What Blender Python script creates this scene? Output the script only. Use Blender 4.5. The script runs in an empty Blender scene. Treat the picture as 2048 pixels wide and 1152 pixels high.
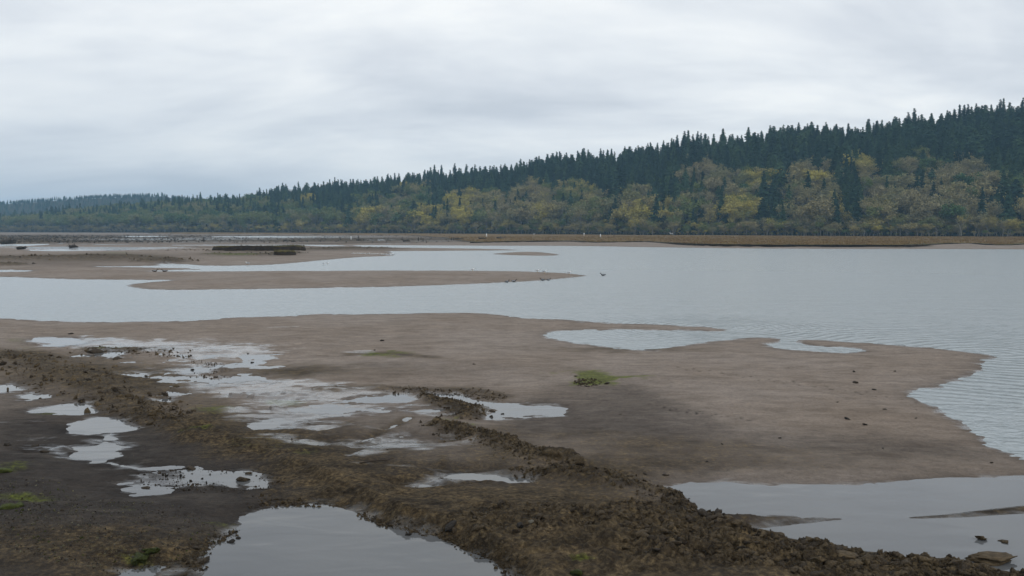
import bpy, math, random
import numpy as np
from mathutils import Vector

random.seed(7)
RNG = np.random.default_rng(7)
SC = bpy.context.scene
COL = SC.collection
R = math.radians

# ------------------------------------------------------------------ camera
CAM_H, FPX, HOR = 6.0, 1774.0, 457.0
PITCH = math.atan((576 - HOR) / FPX)
cam_d = bpy.data.cameras.new('camera')
cam = bpy.data.objects.new('camera', cam_d)
COL.objects.link(cam)
cam.location = (0, 0, CAM_H)
cam.rotation_euler = (math.pi / 2 - PITCH, 0, 0)
cam_d.sensor_width = 36.0
cam_d.lens = 36.0 * FPX / 2048.0
cam_d.clip_start = 0.1
cam_d.clip_end = 20000
SC.camera = cam

# ------------------------------------------------------------------ sky, sun, exposure
SC.view_settings.view_transform = 'Standard'
SC.view_settings.look = 'None'
SC.view_settings.exposure = 0.0
SC.view_settings.gamma = 1.0
SC.view_settings.use_curve_mapping = False
SC.render.engine = 'CYCLES'
SC.cycles.use_denoising = True
SC.cycles.max_bounces = 5
SC.cycles.volume_bounces = 1
SC.cycles.transparent_max_bounces = 6
SC.cycles.caustics_reflective = False
SC.cycles.caustics_refractive = False

SUN_EL, SUN_AZ = 42.0, 120.0      # azimuth measured from +Y clockwise (right, slightly behind)


def N(nt, typ, **kw):
    n = nt.nodes.new(typ)
    for k, v in kw.items():
        if k.startswith('i_'):
            n.inputs[k[2:].replace('_', ' ')].default_value = v
        else:
            setattr(n, k, v)
    return n


def ramp(nt, fac, stops, interp='LINEAR'):
    n = nt.nodes.new('ShaderNodeValToRGB')
    n.color_ramp.interpolation = interp
    el = n.color_ramp.elements
    while len(el) < len(stops):
        el.new(0.5)
    for e, (p, c) in zip(el, stops):
        e.position = p
        e.color = (*c, 1) if len(c) == 3 else c
    nt.links.new(fac, n.inputs['Fac'])
    return n.outputs['Color']


def math_n(nt, op, a, b=None, c=None, clamp=False):
    n = nt.nodes.new('ShaderNodeMath')
    n.operation = op
    n.use_clamp = clamp
    for i, v in enumerate((a, b, c)):
        if v is None:
            continue
        if isinstance(v, (int, float)):
            n.inputs[i].default_value = v
        else:
            nt.links.new(v, n.inputs[i])
    return n.outputs[0]


def mix_c(nt, fac, a, b, blend='MIX'):
    n = nt.nodes.new('ShaderNodeMix')
    n.data_type = 'RGBA'
    n.blend_type = blend
    for sock, v in ((n.inputs[0], fac), (n.inputs[6], a), (n.inputs[7], b)):
        if isinstance(v, (int, float)):
            sock.default_value = v
        elif isinstance(v, tuple):
            sock.default_value = (*v, 1) if len(v) == 3 else v
        else:
            nt.links.new(v, sock)
    return n.outputs[2]


def noise(nt, vec, scale, detail=4, rough=0.55, dist=0.0):
    n = nt.nodes.new('ShaderNodeTexNoise')
    n.inputs['Scale'].default_value = scale
    n.inputs['Detail'].default_value = detail
    n.inputs['Roughness'].default_value = rough
    n.inputs['Distortion'].default_value = dist
    if vec is not None:
        nt.links.new(vec, n.inputs['Vector'])
    return n.outputs['Fac']


def mapping(nt, vec, scale=(1, 1, 1), loc=(0, 0, 0), rot=(0, 0, 0)):
    n = nt.nodes.new('ShaderNodeMapping')
    n.inputs['Scale'].default_value = scale
    n.inputs['Location'].default_value = loc
    n.inputs['Rotation'].default_value = rot
    nt.links.new(vec, n.inputs['Vector'])
    return n.outputs[0]


world = bpy.data.worlds.new('World')
SC.world = world
world.use_nodes = True
wt = world.node_tree
wt.nodes.clear()
w_out = N(wt, 'ShaderNodeOutputWorld')
sky = N(wt, 'ShaderNodeTexSky', sky_type='NISHITA', sun_disc=False)
sky.sun_elevation = R(SUN_EL)
sky.sun_rotation = R(SUN_AZ)
bg1 = N(wt, 'ShaderNodeBackground')
bg1.inputs['Strength'].default_value = 0.1
wt.links.new(sky.outputs[0], bg1.inputs['Color'])
tc = N(wt, 'ShaderNodeTexCoord')
sep = N(wt, 'ShaderNodeSeparateXYZ')
wt.links.new(tc.outputs['Generated'], sep.inputs[0])
zz = math_n(wt, 'ADD', math_n(wt, 'MAXIMUM', sep.outputs['Z'], 0.0), 0.24)
cx = math_n(wt, 'DIVIDE', sep.outputs['X'], zz)
cy = math_n(wt, 'DIVIDE', sep.outputs['Y'], zz)
comb = N(wt, 'ShaderNodeCombineXYZ')
wt.links.new(cx, comb.inputs[0])
wt.links.new(cy, comb.inputs[1])
v1 = mapping(wt, comb.outputs[0], scale=(0.75, 1.0, 1), loc=(3.1, 1.7, 0), rot=(0, 0, 0.25))
n1 = noise(wt, v1, 1.3, 5, 0.5, 0.5)
v2 = mapping(wt, comb.outputs[0], scale=(0.7, 1.3, 1), loc=(8.1, 0.4, 2.0), rot=(0, 0, -0.1))
n2 = noise(wt, v2, 2.4, 6, 0.55, 0.3)
nn = math_n(wt, 'ADD', math_n(wt, 'MULTIPLY', n1, 0.74), math_n(wt, 'MULTIPLY', n2, 0.26))
cloud = ramp(wt, nn, [(0.38, (0.66, 0.705, 0.765)), (0.46, (0.78, 0.82, 0.87)),
                      (0.53, (0.90, 0.935, 0.965)), (0.61, (1.03, 1.05, 1.05))])
# the deck darkens towards the low left of the view (a thicker bank of cloud far off)
lowl = math_n(wt, 'MULTIPLY',
              math_n(wt, 'SUBTRACT', 1.0, math_n(wt, 'MULTIPLY', math_n(wt, 'MAXIMUM', sep.outputs['Z'], 0.0), 5.0), clamp=True),
              math_n(wt, 'MULTIPLY_ADD', sep.outputs['X'], -0.8, 0.35, clamp=True), clamp=True)
cloud = mix_c(wt, math_n(wt, 'MULTIPLY', lowl, 0.8), cloud, (0.50, 0.57, 0.66))
bg2 = N(wt, 'ShaderNodeBackground')
bg2.inputs['Strength'].default_value = 1.0
wt.links.new(cloud, bg2.inputs['Color'])
mxs = N(wt, 'ShaderNodeMixShader')
mxs.inputs[0].default_value = 0.95
wt.links.new(bg1.outputs[0], mxs.inputs[1])
wt.links.new(bg2.outputs[0], mxs.inputs[2])
wt.links.new(mxs.outputs[0], w_out.inputs['Surface'])

sun_d = bpy.data.lights.new('sun', 'SUN')
sun_d.energy = 0.7
sun_d.angle = R(25)
sun_d.color = (1.0, 0.96, 0.9)
sun = bpy.data.objects.new('sun', sun_d)
COL.objects.link(sun)
_sd = Vector((math.sin(R(SUN_AZ)) * math.cos(R(SUN_EL)), math.cos(R(SUN_AZ)) * math.cos(R(SUN_EL)), math.sin(R(SUN_EL))))
sun.rotation_euler = _sd.to_track_quat('Z', 'Y').to_euler()
sun.location = (0, 0, 300)

# ------------------------------------------------------------------ projection helpers
SP, CP = math.sin(PITCH), math.cos(PITCH)


def unproj(px, py, z=0.0):
    """the place at height z seen at this point of the photograph"""
    u = (np.asarray(px, float) - 1024) / FPX
    v = (576 - np.asarray(py, float)) / FPX
    dy = CP + v * SP
    dz = -SP + v * CP
    dz = np.minimum(dz, -1e-4)
    t = (z - CAM_H) / dz
    return u * t, dy * t


def proj(X, Y, Z=0.0):
    d = Y * CP - (Z - CAM_H) * SP
    d = np.maximum(d, 0.05)
    h = Y * SP + (Z - CAM_H) * CP
    return 1024 + FPX * X / d, 576 - FPX * h / d


# ------------------------------------------------------------------ numpy noise
def _hash(ix, iy, seed):
    h = (ix.astype(np.int64) * 374761393 + iy.astype(np.int64) * 668265263 + seed * 974711) & 0xffffffff
    h = ((h ^ (h >> 13)) * 1274126177) & 0xffffffff
    h = ((h ^ (h >> 16)) * 2246822519) & 0xffffffff
    return ((h ^ (h >> 15)) & 0xffffff) / float(0xffffff)


def vnoise(x, y, seed=0):
    ix, iy = np.floor(x), np.floor(y)
    fx, fy = x - ix, y - iy
    fx = fx * fx * fx * (fx * (fx * 6 - 15) + 10)
    fy = fy * fy * fy * (fy * (fy * 6 - 15) + 10)
    a = _hash(ix, iy, seed); b = _hash(ix + 1, iy, seed)
    c = _hash(ix, iy + 1, seed); d = _hash(ix + 1, iy + 1, seed)
    return (a * (1 - fx) + b * fx) * (1 - fy) + (c * (1 - fx) + d * fx) * fy - 0.5


def fbm(x, y, wl, octs=4, seed=0, gain=0.5, ridged=False):
    out = np.zeros_like(x, dtype=float)
    amp, tot = 1.0, 0.0
    for o in range(octs):
        c, s = math.cos(o * 1.3 + seed), math.sin(o * 1.3 + seed)
        n = vnoise((x * c - y * s) / wl + o * 17.3, (x * s + y * c) / wl + o * 9.1, seed + o)
        if ridged:
            n = 0.5 - np.abs(n) * 2
        out += n * amp
        tot += amp
        amp *= gain
        wl *= 0.5
    return out / tot * (2 if not ridged else 1)


def sstep(a, b, x):
    t = np.clip((x - a) / (b - a), 0, 1)
    return t * t * (3 - 2 * t)


def chaikin(p, n=2, closed=True):
    p = np.asarray(p, float)
    for _ in range(n):
        q = np.roll(p, -1, 0) if closed else p[1:]
        a = p if closed else p[:-1]
        r = np.empty((len(a) * 2, 2))
        r[0::2] = a * 0.75 + q * 0.25
        r[1::2] = a * 0.25 + q * 0.75
        if not closed:
            r = np.vstack([p[:1], r, p[-1:]])
        p = r
    return p


def seg_dist(X, Y, A, B):
    """least distance to any segment, and the position along the line of the nearest one"""
    best = np.full(X.shape, 1e18)
    arg = np.zeros(X.shape)
    for i, ((ax, ay), (bx, by)) in enumerate(zip(A, B)):
        dx, dy = bx - ax, by - ay
        L = dx * dx + dy * dy + 1e-12
        t = np.clip(((X - ax) * dx + (Y - ay) * dy) / L, 0, 1)
        d = (X - ax - t * dx) ** 2 + (Y - ay - t * dy) ** 2
        m = d < best
        best = np.where(m, d, best)
        arg = np.where(m, i + t, arg)
    return np.sqrt(best), arg


def sdf_world(X, Y, poly, margin=60.0):
    """signed distance, positive inside the polygon (world metres)"""
    out = np.full(X.shape, -float(margin))
    x0, y0 = poly.min(0) - margin
    x1, y1 = poly.max(0) + margin
    m = (X > x0) & (X < x1) & (Y > y0) & (Y < y1)
    if not m.any():
        return out
    x, y = X[m], Y[m]
    A, B = poly, np.roll(poly, -1, 0)
    d, _ = seg_dist(x, y, A, B)
    inside = np.zeros(x.shape, bool)
    for (ax, ay), (bx, by) in zip(A, B):
        if ay == by:
            continue
        c = ((ay > y) != (by > y)) & (x < (bx - ax) * (y - ay) / (by - ay) + ax)
        inside ^= c
    out[m] = np.where(inside, d, -d)
    return np.clip(out, -margin, 1e9)


def wpoly(pts, z=0.0, smooth=2):
    p = chaikin(pts, smooth) if smooth else np.asarray(pts, float)
    X, Y = unproj(p[:, 0], p[:, 1], z)
    return np.stack([X, Y], 1)


# ------------------------------------------------------------------ layout traced on the ground plane
RIVER = wpoly([(3300, 501), (2400, 500), (2048, 499), (1900, 498), (1700, 498), (1500, 497), (1300, 494.5), (1200, 492.5),
    (1100, 491.5), (1000, 491.5), (900, 491), (800, 490.5), (730, 490), (700, 491), (720, 492.5), (770, 500),
    (790, 507), (760, 511), (700, 516), (650, 520), (600, 525), (540, 530), (480, 531), (420, 532), (370, 529), (330, 526.5),
    (312, 528), (330, 531), (250, 533), (170, 533), (240, 534), (330, 535.5), (400, 537), (330, 541),
    (280, 542.5), (450, 543), (700, 541), (950, 541), (1100, 544),
    (1160, 549), (1180, 552), (1100, 560), (1000, 566), (800, 573), (600, 577), (400, 580), (310, 580), (270, 576),
    (245, 571), (300, 564), (358, 560.5), (250, 559.5), (130, 559), (60, 556), (0, 553), (-400, 547), (-1500, 540),
    (-1500, 640), (-400, 632), (0, 637), (80, 641), (180, 644), (300, 643), (410, 641),
    (440, 636), (500, 634), (600, 632), (640, 627), (680, 629), (800, 628), (900, 625), (1000, 628), (1030, 634), (1100, 638),
    (1200, 645), (1350, 651), (1420, 655), (1462, 659), (1440, 663), (1370, 661), (1300, 660), (1200, 660), (1130, 661),
    (1097, 665), (1092, 674), (1130, 684), (1200, 691), (1270, 700), (1310, 700), (1370, 689), (1430, 682), (1480, 677),
    (1530, 675), (1568, 679), (1556, 685), (1528, 690), (1560, 698), (1640, 704), (1700, 706), (1730, 702), (1700, 696), (1640, 693),
    (1596, 687), (1592, 679), (1700, 684), (1800, 691), (1900, 699), (1950, 706), (1996, 711), (1972, 720), (1960, 742),
    (1920, 760), (1870, 775), (1812, 784), (1840, 800), (1890, 825), (1930, 850), (1970, 882), (2010, 902), (2048, 916), (2200, 980),
    (2500, 1010), (3300, 900)])
BARS = [wpoly(b) for b in [
    [(640, 493), (760, 495), (900, 496.5), (1000, 498), (1050, 500.5), (1000, 501), (900, 501.5), (760, 502.5), (700, 506), (640, 510)],
    [(978, 507.5), (1040, 503.4), (1085, 504), (1132, 510.8), (1060, 511.8), (1000, 509.5)],
    [(690, 513), (740, 510.5), (792, 509.5), (780, 512), (730, 514)],
    [(200, 537), (300, 537.6), (380, 538), (430, 539.3), (340, 539.8), (200, 540)]]]
POOLS = [wpoly(b, smooth=s) for b, s in [
    ([(1318, 974), (1370, 967), (1450, 965), (1560, 972), (1700, 969), (1800, 961), (1900, 956), (2048, 950), (2600, 925),
      (2600, 1200), (2048, 1156), (1900, 1130), (1800, 1112), (1700, 1096), (1600, 1080), (1500, 1064), (1400, 1036), (1372, 1012), (1384, 998)], 2),
    ([(392, 1106), (440, 1088), (488, 1052), (480, 1040), (510, 1024), (560, 1012), (640, 1008), (690, 1014), (722, 1027), (752, 1047),
      (800, 1058), (880, 1074), (930, 1098), (985, 1122), (1020, 1150), (1050, 1300), (900, 1700), (430, 1500), (405, 1150)], 1),
    ([(-300, 765), (-40, 771), (30, 770), (58, 778), (20, 785), (-40, 787), (-300, 790)], 1),
    ([(28, 793), (60, 787), (100, 789), (112, 794), (80, 798), (40, 797)], 1),
    ([(28, 828), (100, 812), (140, 808), (188, 810), (197, 820), (180, 831), (110, 828)], 1),
    ([(124, 863), (160, 842), (200, 834), (240, 838), (286, 856), (240, 866), (180, 868)], 1),
    ([(212, 866), (222, 866), (214, 880), (238, 887), (262, 894), (236, 902), (228, 914), (205, 926), (170, 920), (120, 910), (100, 900), (190, 895), (208, 884)], 1),
    ([(36, 896), (60, 893), (118, 893), (112, 902), (60, 900)], 1),
    ([(205, 922), (260, 936), (340, 938), (400, 939), (430, 947), (512, 944), (522, 960), (545, 978), (470, 976), (400, 962), (330, 948), (260, 942)], 1),
    ([(236, 986), (280, 968), (330, 972), (334, 982), (300, 990)], 1),
    ([(235, 1150), (300, 1136), (345, 1125), (360, 1136), (330, 1150), (270, 1160)], 1),
    ([(45, 682), (90, 673), (180, 678), (160, 690), (80, 694)], 1),
    ([(172, 704), (220, 701), (262, 706), (230, 714), (190, 712)], 1),
    ([(350, 742), (410, 732), (450, 730), (470, 737), (410, 748), (370, 748)], 1),
    ([(420, 758), (480, 752), (520, 757), (470, 766), (420, 768)], 1),
    ([(305, 790), (340, 787), (368, 790), (330, 795)], 1),
    ([(312, 800), (336, 799), (344, 805), (316, 806)], 1),
    ([(470, 788), (560, 787), (640, 795), (600, 801), (500, 795)], 1),
    ([(560, 818), (650, 820), (790, 818), (770, 826), (640, 828), (560, 824)], 1),
    ([(684, 800), (740, 789), (800, 785), (842, 797), (780, 806), (710, 806)], 1),
    ([(796, 818), (830, 811), (870, 814), (916, 831), (880, 835), (830, 826)], 1),
    ([(846, 788), (905, 786), (950, 797), (990, 807), (1060, 810), (1112, 808), (1134, 822), (1120, 832), (1040, 836), (980, 840), (968, 828), (980, 816), (930, 806), (880, 798)], 1),
    ([(498, 850), (530, 841), (600, 839), (608, 848), (560, 852), (530, 860), (500, 856)], 1),
    ([(886, 950), (930, 947), (1000, 950), (1078, 963), (1000, 967), (900, 967)], 1),
    ([(800, 973), (840, 969), (884, 972), (860, 977)], 1),
    ([(776, 874), (800, 870), (828, 875), (800, 880)], 1),
    ([(860, 878), (890, 876), (910, 880), (880, 882)], 1),
    ([(650, 888), (700, 885), (760, 887), (720, 890)], 1),
    ([(320, 489.7), (480, 489.4), (600, 489.2), (670, 490), (700, 492), (650, 493.2), (600, 491.4), (480, 491), (330, 491.2)], 0),
    ([(-100, 489), (60, 488), (125, 486), (118, 489), (70, 492), (0, 493), (-100, 494)], 0),
    ([(160, 488.6), (250, 488.2), (310, 488.8), (250, 490), (170, 490.3)], 0),
    ([(60, 500), (160, 499.5), (210, 501), (120, 502.6), (60, 501.6)], 0),
    ([(-60, 540), (0, 540), (70, 540.5), (50, 543.5), (0, 544), (-60, 545)], 1),
    ([(410, 472.6), (560, 472.3), (700, 474), (560, 475), (420, 474.3)], 0),
    ([(240, 472), (330, 471.8), (352, 473), (300, 474.4), (240, 474)], 0),
    ([(738, 479.5), (780, 479), (786, 480.6), (745, 481)], 0),
    ([(780, 486.3), (812, 486.6), (812, 488.4), (770, 488.2)], 0),
    ([(940, 475.5), (1010, 475.2), (1020, 477), (960, 478)], 0)]]
POOL_BARS = [wpoly(b, smooth=1) for b in [
    [(1340, 1034), (1400, 1031), (1480, 1030), (1570, 1031), (1640, 1034), (1696, 1038), (1640, 1043), (1570, 1052), (1500, 1057), (1400, 1070)],
    [(1800, 1036), (1900, 1028), (1980, 1018), (2060, 1009), (2600, 950), (2600, 975), (2048, 1027), (1940, 1034), (1860, 1037)]]]
MARSH = wpoly([(940, 487), (1000, 485.5), (1050, 484), (1130, 484), (1170, 486.5), (1240, 486.5), (1290, 485), (1345, 489.5), (1375, 493), (1500, 495.3),
    (1700, 496.3), (1846, 496), (1860, 491), (1920, 489), (1960, 489.5), (1990, 493.5), (2030, 492), (2060, 489), (2300, 491), (3400, 491),
    (3400, 466), (2048, 466), (1000, 466), (300, 464), (300, 468.5), (700, 470.2), (860, 472.5)], smooth=1)
MARSH_NOTCH = wpoly([(1040, 480.5), (1140, 479), (1170, 482), (1120, 483.2), (1040, 482.4)], 0.8, smooth=1)

# raised lines: px points, half width m, height m, rough, peat
RIDGES = [
    ([(-200, 700), (0, 712), (100, 735), (200, 775), (280, 815), (340, 845), (430, 880)], [1.5, 1.5, 1.4, 1.1, 0.9, 0.6, 0.4], 0.13, 0.08),
    ([(430, 875), (500, 905), (560, 930), (620, 955), (680, 990), (740, 1022), (800, 1045)], [0.4, 0.4, 0.35, 0.35, 0.35, 0.3, 0.3], 0.06, 0.06),
    ([(800, 1045), (880, 1062), (930, 1082), (980, 1108), (1060, 1150), (1120, 1230)], [0.35, 0.35, 0.35, 0.4, 0.4, 0.4], 0.14, 0.10),
    ([(640, 779), (760, 777), (850, 780), (940, 782), (1000, 795)], [0.5, 0.5, 0.5, 0.6, 0.4], 0.05, 0.05),
    ([(846, 790), (900, 806), (945, 816), (930, 832)], [0.25, 0.4, 0.6, 0.4], 0.10, 0.11),
    ([(870, 850), (930, 866), (985, 885), (1040, 905), (1085, 925)], [0.3, 0.5, 0.5, 0.45, 0.35], 0.11, 0.12),
    ([(1090, 915), (1120, 918), (1155, 928)], [0.3, 0.4, 0.3], 0.18, 0.16),
    ([(1040, 950), (1120, 950), (1190, 958), (1260, 975), (1330, 995), (1375, 1012)], [0.3, 0.4, 0.45, 0.55, 0.55, 0.5], 0.13, 0.16),
    ([(1375, 1022), (1450, 1060), (1550, 1088), (1700, 1118), (1850, 1140), (2000, 1162), (2300, 1200)], [0.35, 0.4, 0.4, 0.4, 0.4, 0.4, 0.5], 0.05, 0.17),
    ([(-60, 480), (150, 479.3), (330, 480.5)], [9, 12, 8], 0.45, 0.2),
    ([(380, 484.5), (480, 483.5), (610, 484)], [5, 7, 4], 0.40, 0.2),
    ([(620, 487), (760, 484.5), (900, 483)], [6, 7, 5], 0.35, 0.2),
    ([(-60, 486), (20, 485.5), (90, 486)], [5, 6, 4], 0.45, 0.2),
    ([(170, 476), (420, 475.6), (640, 476.5)], [10, 12, 9], 0.40, 0.2),
    ([(700, 477), (860, 476.8), (960, 478)], [9, 10, 7], 0.40, 0.2),
    ([(425, 504.5), (520, 505.5), (600, 504)], [1.6, 2, 1.6], 0.28, 0.18),
    ([(300, 496), (380, 495.4), (430, 496)], [3, 4, 3], 0.30, 0.15),
    ([(820, 838), (780, 860), (715, 895), (695, 930)], [.20, .22, .2, .2], -0.07, 0.03),
    ([(960, 872), (900, 888), (850, 895)], [.2, .22, .15], -0.06, 0.03),
    ([(700, 850), (640, 868), (560, 900)], [.15, .2, .15], -0.05, 0.02),
    ([(560, 985), (640, 962), (700, 968), (800, 1000)], [.3, .3, .3, .3], 0.05, 0.03),
    ([(1385, 1044), (1470, 1041), (1570, 1040), (1650, 1038)], [.35, .32, .25, .12], 0.07, 0.02),
    ([(1850, 1035), (1940, 1029), (2048, 1017), (2300, 985)], [.12, .2, .25, .3], 0.05, 0.01),
    ([(560, 916), (600, 912), (640, 908)], [0.10, 0.12, 0.06], 0.05, 0.02),
    ([(886, 925), (884, 945), (892, 962)], [0.18, 0.2, 0.2], 0.05, 0.02),
    ([(700, 715), (780, 714), (860, 722)], [0.4, 0.5, 0.4], 0.015, 0.02),
    ([(180, 697), (240, 699), (330, 700)], [0.5, 0.5, 0.6], 0.06, 0.08),
    ([(-50, 520), (60, 519), (150, 517), (240, 517)], [6, 7, 7, 5], 0.5, 0.25),
    ([(300, 522), (330, 521), (352, 523)], [3, 3, 2], 0.45, 0.25),
    ([(-60, 531), (0, 530.5), (30, 531)], [2.5, 2.5, 2], 0.35, 0.2),
    ([(430, 510), (520, 511), (580, 508)], [3, 4, 3], 0.25, 0.2),
    ([(640, 500), (700, 497), (760, 498)], [8, 9, 5], 0.35, 0.2),
]
_R = []
for pts, wid, hh, ro in RIDGES:
    p = np.asarray(pts, float)
    X, Y = unproj(p[:, 0], p[:, 1], hh * 0.6)
    _R.append((np.stack([X, Y], 1), np.asarray(wid, float), hh, ro))

# soft patches in the plan, placed where they are seen: px, py, rx, ry, amount
MOSS = [(800, 716, 75, 5, 1.0), (760, 712, 30, 3, 1.0), (1190, 764, 40, 12, 2.0), (1165, 775, 26, 6, 1.6), (1265, 764, 60, 4, 1.2), (1120, 752, 60, 3, .8), (575, 808, 44, 7, 1.6), (890, 848, 40, 6, 1.1),
        (930, 855, 30, 6, 0.9), (110, 830, 70, 4, 1.1), (220, 697, 60, 6, 1.0), (60, 700, 90, 10, .6), (30, 682, 40, 9, .7), (350, 772, 30, 6, .6),
        (390, 872, 36, 6, .9), (600, 920, 60, 8, .5), (560, 905, 120, 16, .4), (480, 890, 120, 20, .35), (30, 945, 60, 16, .9), (60, 1005, 110, 18, .8), (30, 1010, 40, 12, .6),
        (270, 1030, 60, 14, .6), (200, 1080, 160, 40, .22), (120, 1130, 160, 30, .4), (280, 1125, 50, 14, .8), (430, 1055, 60, 8, .7),
        (1150, 1145, 30, 8, 1.3), (1000, 1010, 200, 30, .25), (920, 1020, 60, 10, .3), (230, 508, 60, 3, .8), (470, 512, 60, 3, 1.1), (340, 501, 50, 2, .5),
        (860, 796, 60, 4, .3), (700, 830, 120, 8, .35), (150, 790, 120, 20, .3), (420, 830, 60, 14, .5), (720, 1040, 100, 30, .3), (420, 820, 40, 10, .6)]
PEAT = [(1300, 1200, 1000, 100, 1.4), (1400, 1150, 800, 50, 1.1), (1000, 1120, 200, 60, .7), (150, 750, 190, 32, .9), (300, 780, 120, 40, .6), (40, 715, 120, 12, .8), (600, 745, 110, 14, .45), (700, 745, 200, 14, .25), (560, 890, 160, 40, .4), (700, 900, 180, 50, .32),
        (820, 960, 220, 60, .32), (700, 985, 180, 40, .42), (1080, 1045, 300, 60, .6), (1500, 1110, 500, 50, 1.0), (1000, 900, 60, 50, .6),
        (1200, 960, 130, 40, .7), (1100, 1090, 200, 70, .9), (420, 840, 100, 40, .6), (60, 520, 260, 8, .8), (230, 515, 90, 6, .8), (330, 522, 40, 4, .8), (250, 479, 330, 6, 1.0), (500, 511, 110, 5, .7),
        (700, 498, 120, 5, .8), (1400, 905, 260, 12, .35), (1150, 875, 110, 8, .35), (900, 1130, 120, 30, .6), (1250, 700, 200, 8, .2), (60, 478, 120, 8, .6), (800, 480, 200, 4, .5),
        (200, 1110, 360, 40, .5), (1250, 700, 260, 9, .3), (1500, 930, 380, 22, .4), (1300, 890, 200, 12, .35), (420, 478, 560, 7, .8), (900, 1010, 260, 36, .30), (620, 950, 90, 26, .9), (500, 895, 90, 18, .9), (720, 1000, 90, 24, .9), (400, 850, 60, 16, .9), (850, 1040, 100, 16, .8), (560, 745, 80, 10, .35), (900, 1120, 120, 40, .6)]
WET = [(620, 885, 130, 12, .55), (780, 940, 120, 10, .5), (640, 770, 220, 12, .5), (820, 905, 120, 10, .7), (720, 925, 60, 8, .5), (560, 835, 130, 10, .7), (150, 685, 110, 12, 1.2), (300, 690, 150, 10, .9), (480, 703, 130, 10, 1.0), (400, 712, 110, 14, .9), (60, 660, 120, 5, .5), (400, 740, 60, 12, .8), (300, 745, 120, 16, .6), (480, 768, 110, 16, 1.0),
       (620, 795, 220, 16, 1.1), (640, 822, 200, 12, .9), (560, 660, 90, 4, .6), (950, 663, 60, 3, .35), (880, 665, 80, 4, .3), (730, 710, 90, 8, .55), (1560, 775, 110, 14, .35), (1700, 810, 170, 14, .3),
       (190, 895, 110, 24, .7), (350, 950, 180, 20, .7), (430, 960, 90, 14, .7), (300, 975, 90, 20, .6), (520, 990, 60, 18, .5), (850, 890, 170, 12, .5),
       (600, 850, 120, 14, .7), (700, 890, 170, 12, .6), (750, 918, 60, 8, .5), (960, 958, 120, 14, .7), (850, 970, 90, 9, .7), (640, 860, 150, 8, .5), (450, 905, 80, 20, .25), (1010, 820, 130, 22, .6), (60, 790, 90, 14, .5), (60, 850, 150, 16, .5),
       (250, 498, 200, 4, .9), (150, 501, 100, 3, .9), (420, 485, 400, 3, .6), (330, 479, 330, 3, .8), (600, 474, 300, 3, .8), (750, 528, 30, 3, 0.), (880, 482, 140, 3, .5), (100, 496, 160, 2, .7),
       (30, 880, 90, 8, .4), (1290, 704, 60, 4, .6), (1950, 760, 40, 20, .3), (1860, 790, 30, 8, .5), (300, 1140, 90, 16, .5), (60, 1100, 60, 16, .3), (560, 1050, 80, 12, .3)]
DARK = [(1260, 835, 120, 50, .22), (1400, 870, 160, 20, .2), (1600, 905, 300, 26, .2), (1150, 850, 200, 60, .3), (1240, 780, 60, 30, .15), (1850, 905, 200, 26, .25), (1330, 930, 160, 26, .3), (1500, 945, 500, 20, .25), (200, 960, 420, 80, .75),
        (200, 1090, 480, 140, 1.7), (120, 980, 380, 50, .9), (350, 980, 260, 50, .6), (80, 860, 250, 40, .6), (450, 930, 180, 60, .55), (380, 880, 150, 26, .5), (800, 900, 300, 80, .4), (800, 1060, 420, 90, .45), (60, 800, 160, 60, .4),
        (1400, 1035, 260, 16, .9), (1900, 1025, 300, 12, .9), (1450, 1110, 650, 60, .55), (1100, 985, 200, 40, .5), (750, 985, 200, 60, .5), (560, 855, 200, 30, .3), (800, 745, 250, 14, .25), (420, 480, 500, 10, .35), (100, 530, 200, 6, .3)]
LOW = [(150, 690, 150, 15, 1), (330, 695, 160, 12, 1), (350, 740, 160, 22, .8), (300, 775, 160, 22, .7), (460, 765, 110, 14, 1), (620, 800, 230, 22, 1), (640, 825, 260, 12, 1), (200, 705, 120, 12, .9),
       (850, 800, 100, 20, .8), (1040, 825, 120, 24, .9), (550, 850, 120, 16, .9), (700, 885, 180, 14, .8), (950, 960, 130, 16, 1), (840, 973, 90, 8, 1), (800, 875, 60, 8, .9),
       (60, 790, 120, 20, 1), (100, 830, 150, 18, 1), (200, 860, 150, 20, 1), (180, 905, 140, 24, 1), (400, 955, 200, 26, 1), (290, 980, 90, 18, 1), (300, 1140, 90, 18, .9), (480, 1030, 90, 20, .8),
       (560, 705, 120, 8, .5), (120, 500, 250, 5, .8), (330, 490, 400, 4, .8), (400, 476, 480, 7, 1), (900, 481, 120, 5, .7)]
FOOT = []
for k in range(34):
    f_ = k / 33.0
    FOOT.append((1362 + 470 * f_ + random.uniform(-4, 4), 742 + 62 * f_ + math.sin(f_ * 6) * 2 + (2.2 if k % 2 else -2.2)))
for k in range(14):
    f_ = k / 13.0
    FOOT.append((1325 + 170 * f_, 824 + 26 * f_ + (1.5 if k % 2 else -1.5)))


TERR = wpoly([(345, 845), (430, 880), (500, 905), (560, 930), (620, 955), (680, 990), (740, 1022), (800, 1045), (880, 1062), (960, 1100), (1050, 1150), (1120, 1250), (1700, 1250), (1380, 1010), (1180, 955), (1000, 880), (880, 850), (600, 868), (450, 850)], 0.05, 1)


DARKP = [(wpoly([(990, 880), (1040, 800), (1110, 772), (1200, 764), (1290, 782), (1360, 812), (1420, 842), (1500, 866), (1420, 884), (1200, 890)]), .34),
         (wpoly([(1080, 905), (1300, 880), (1500, 872), (1700, 868), (1960, 885), (2060, 925), (1900, 930), (1600, 912), (1350, 915)]), .26),
         (wpoly([(1230, 930), (1330, 915), (1440, 925), (1480, 945), (1380, 958), (1270, 950)]), .22)]


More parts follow.
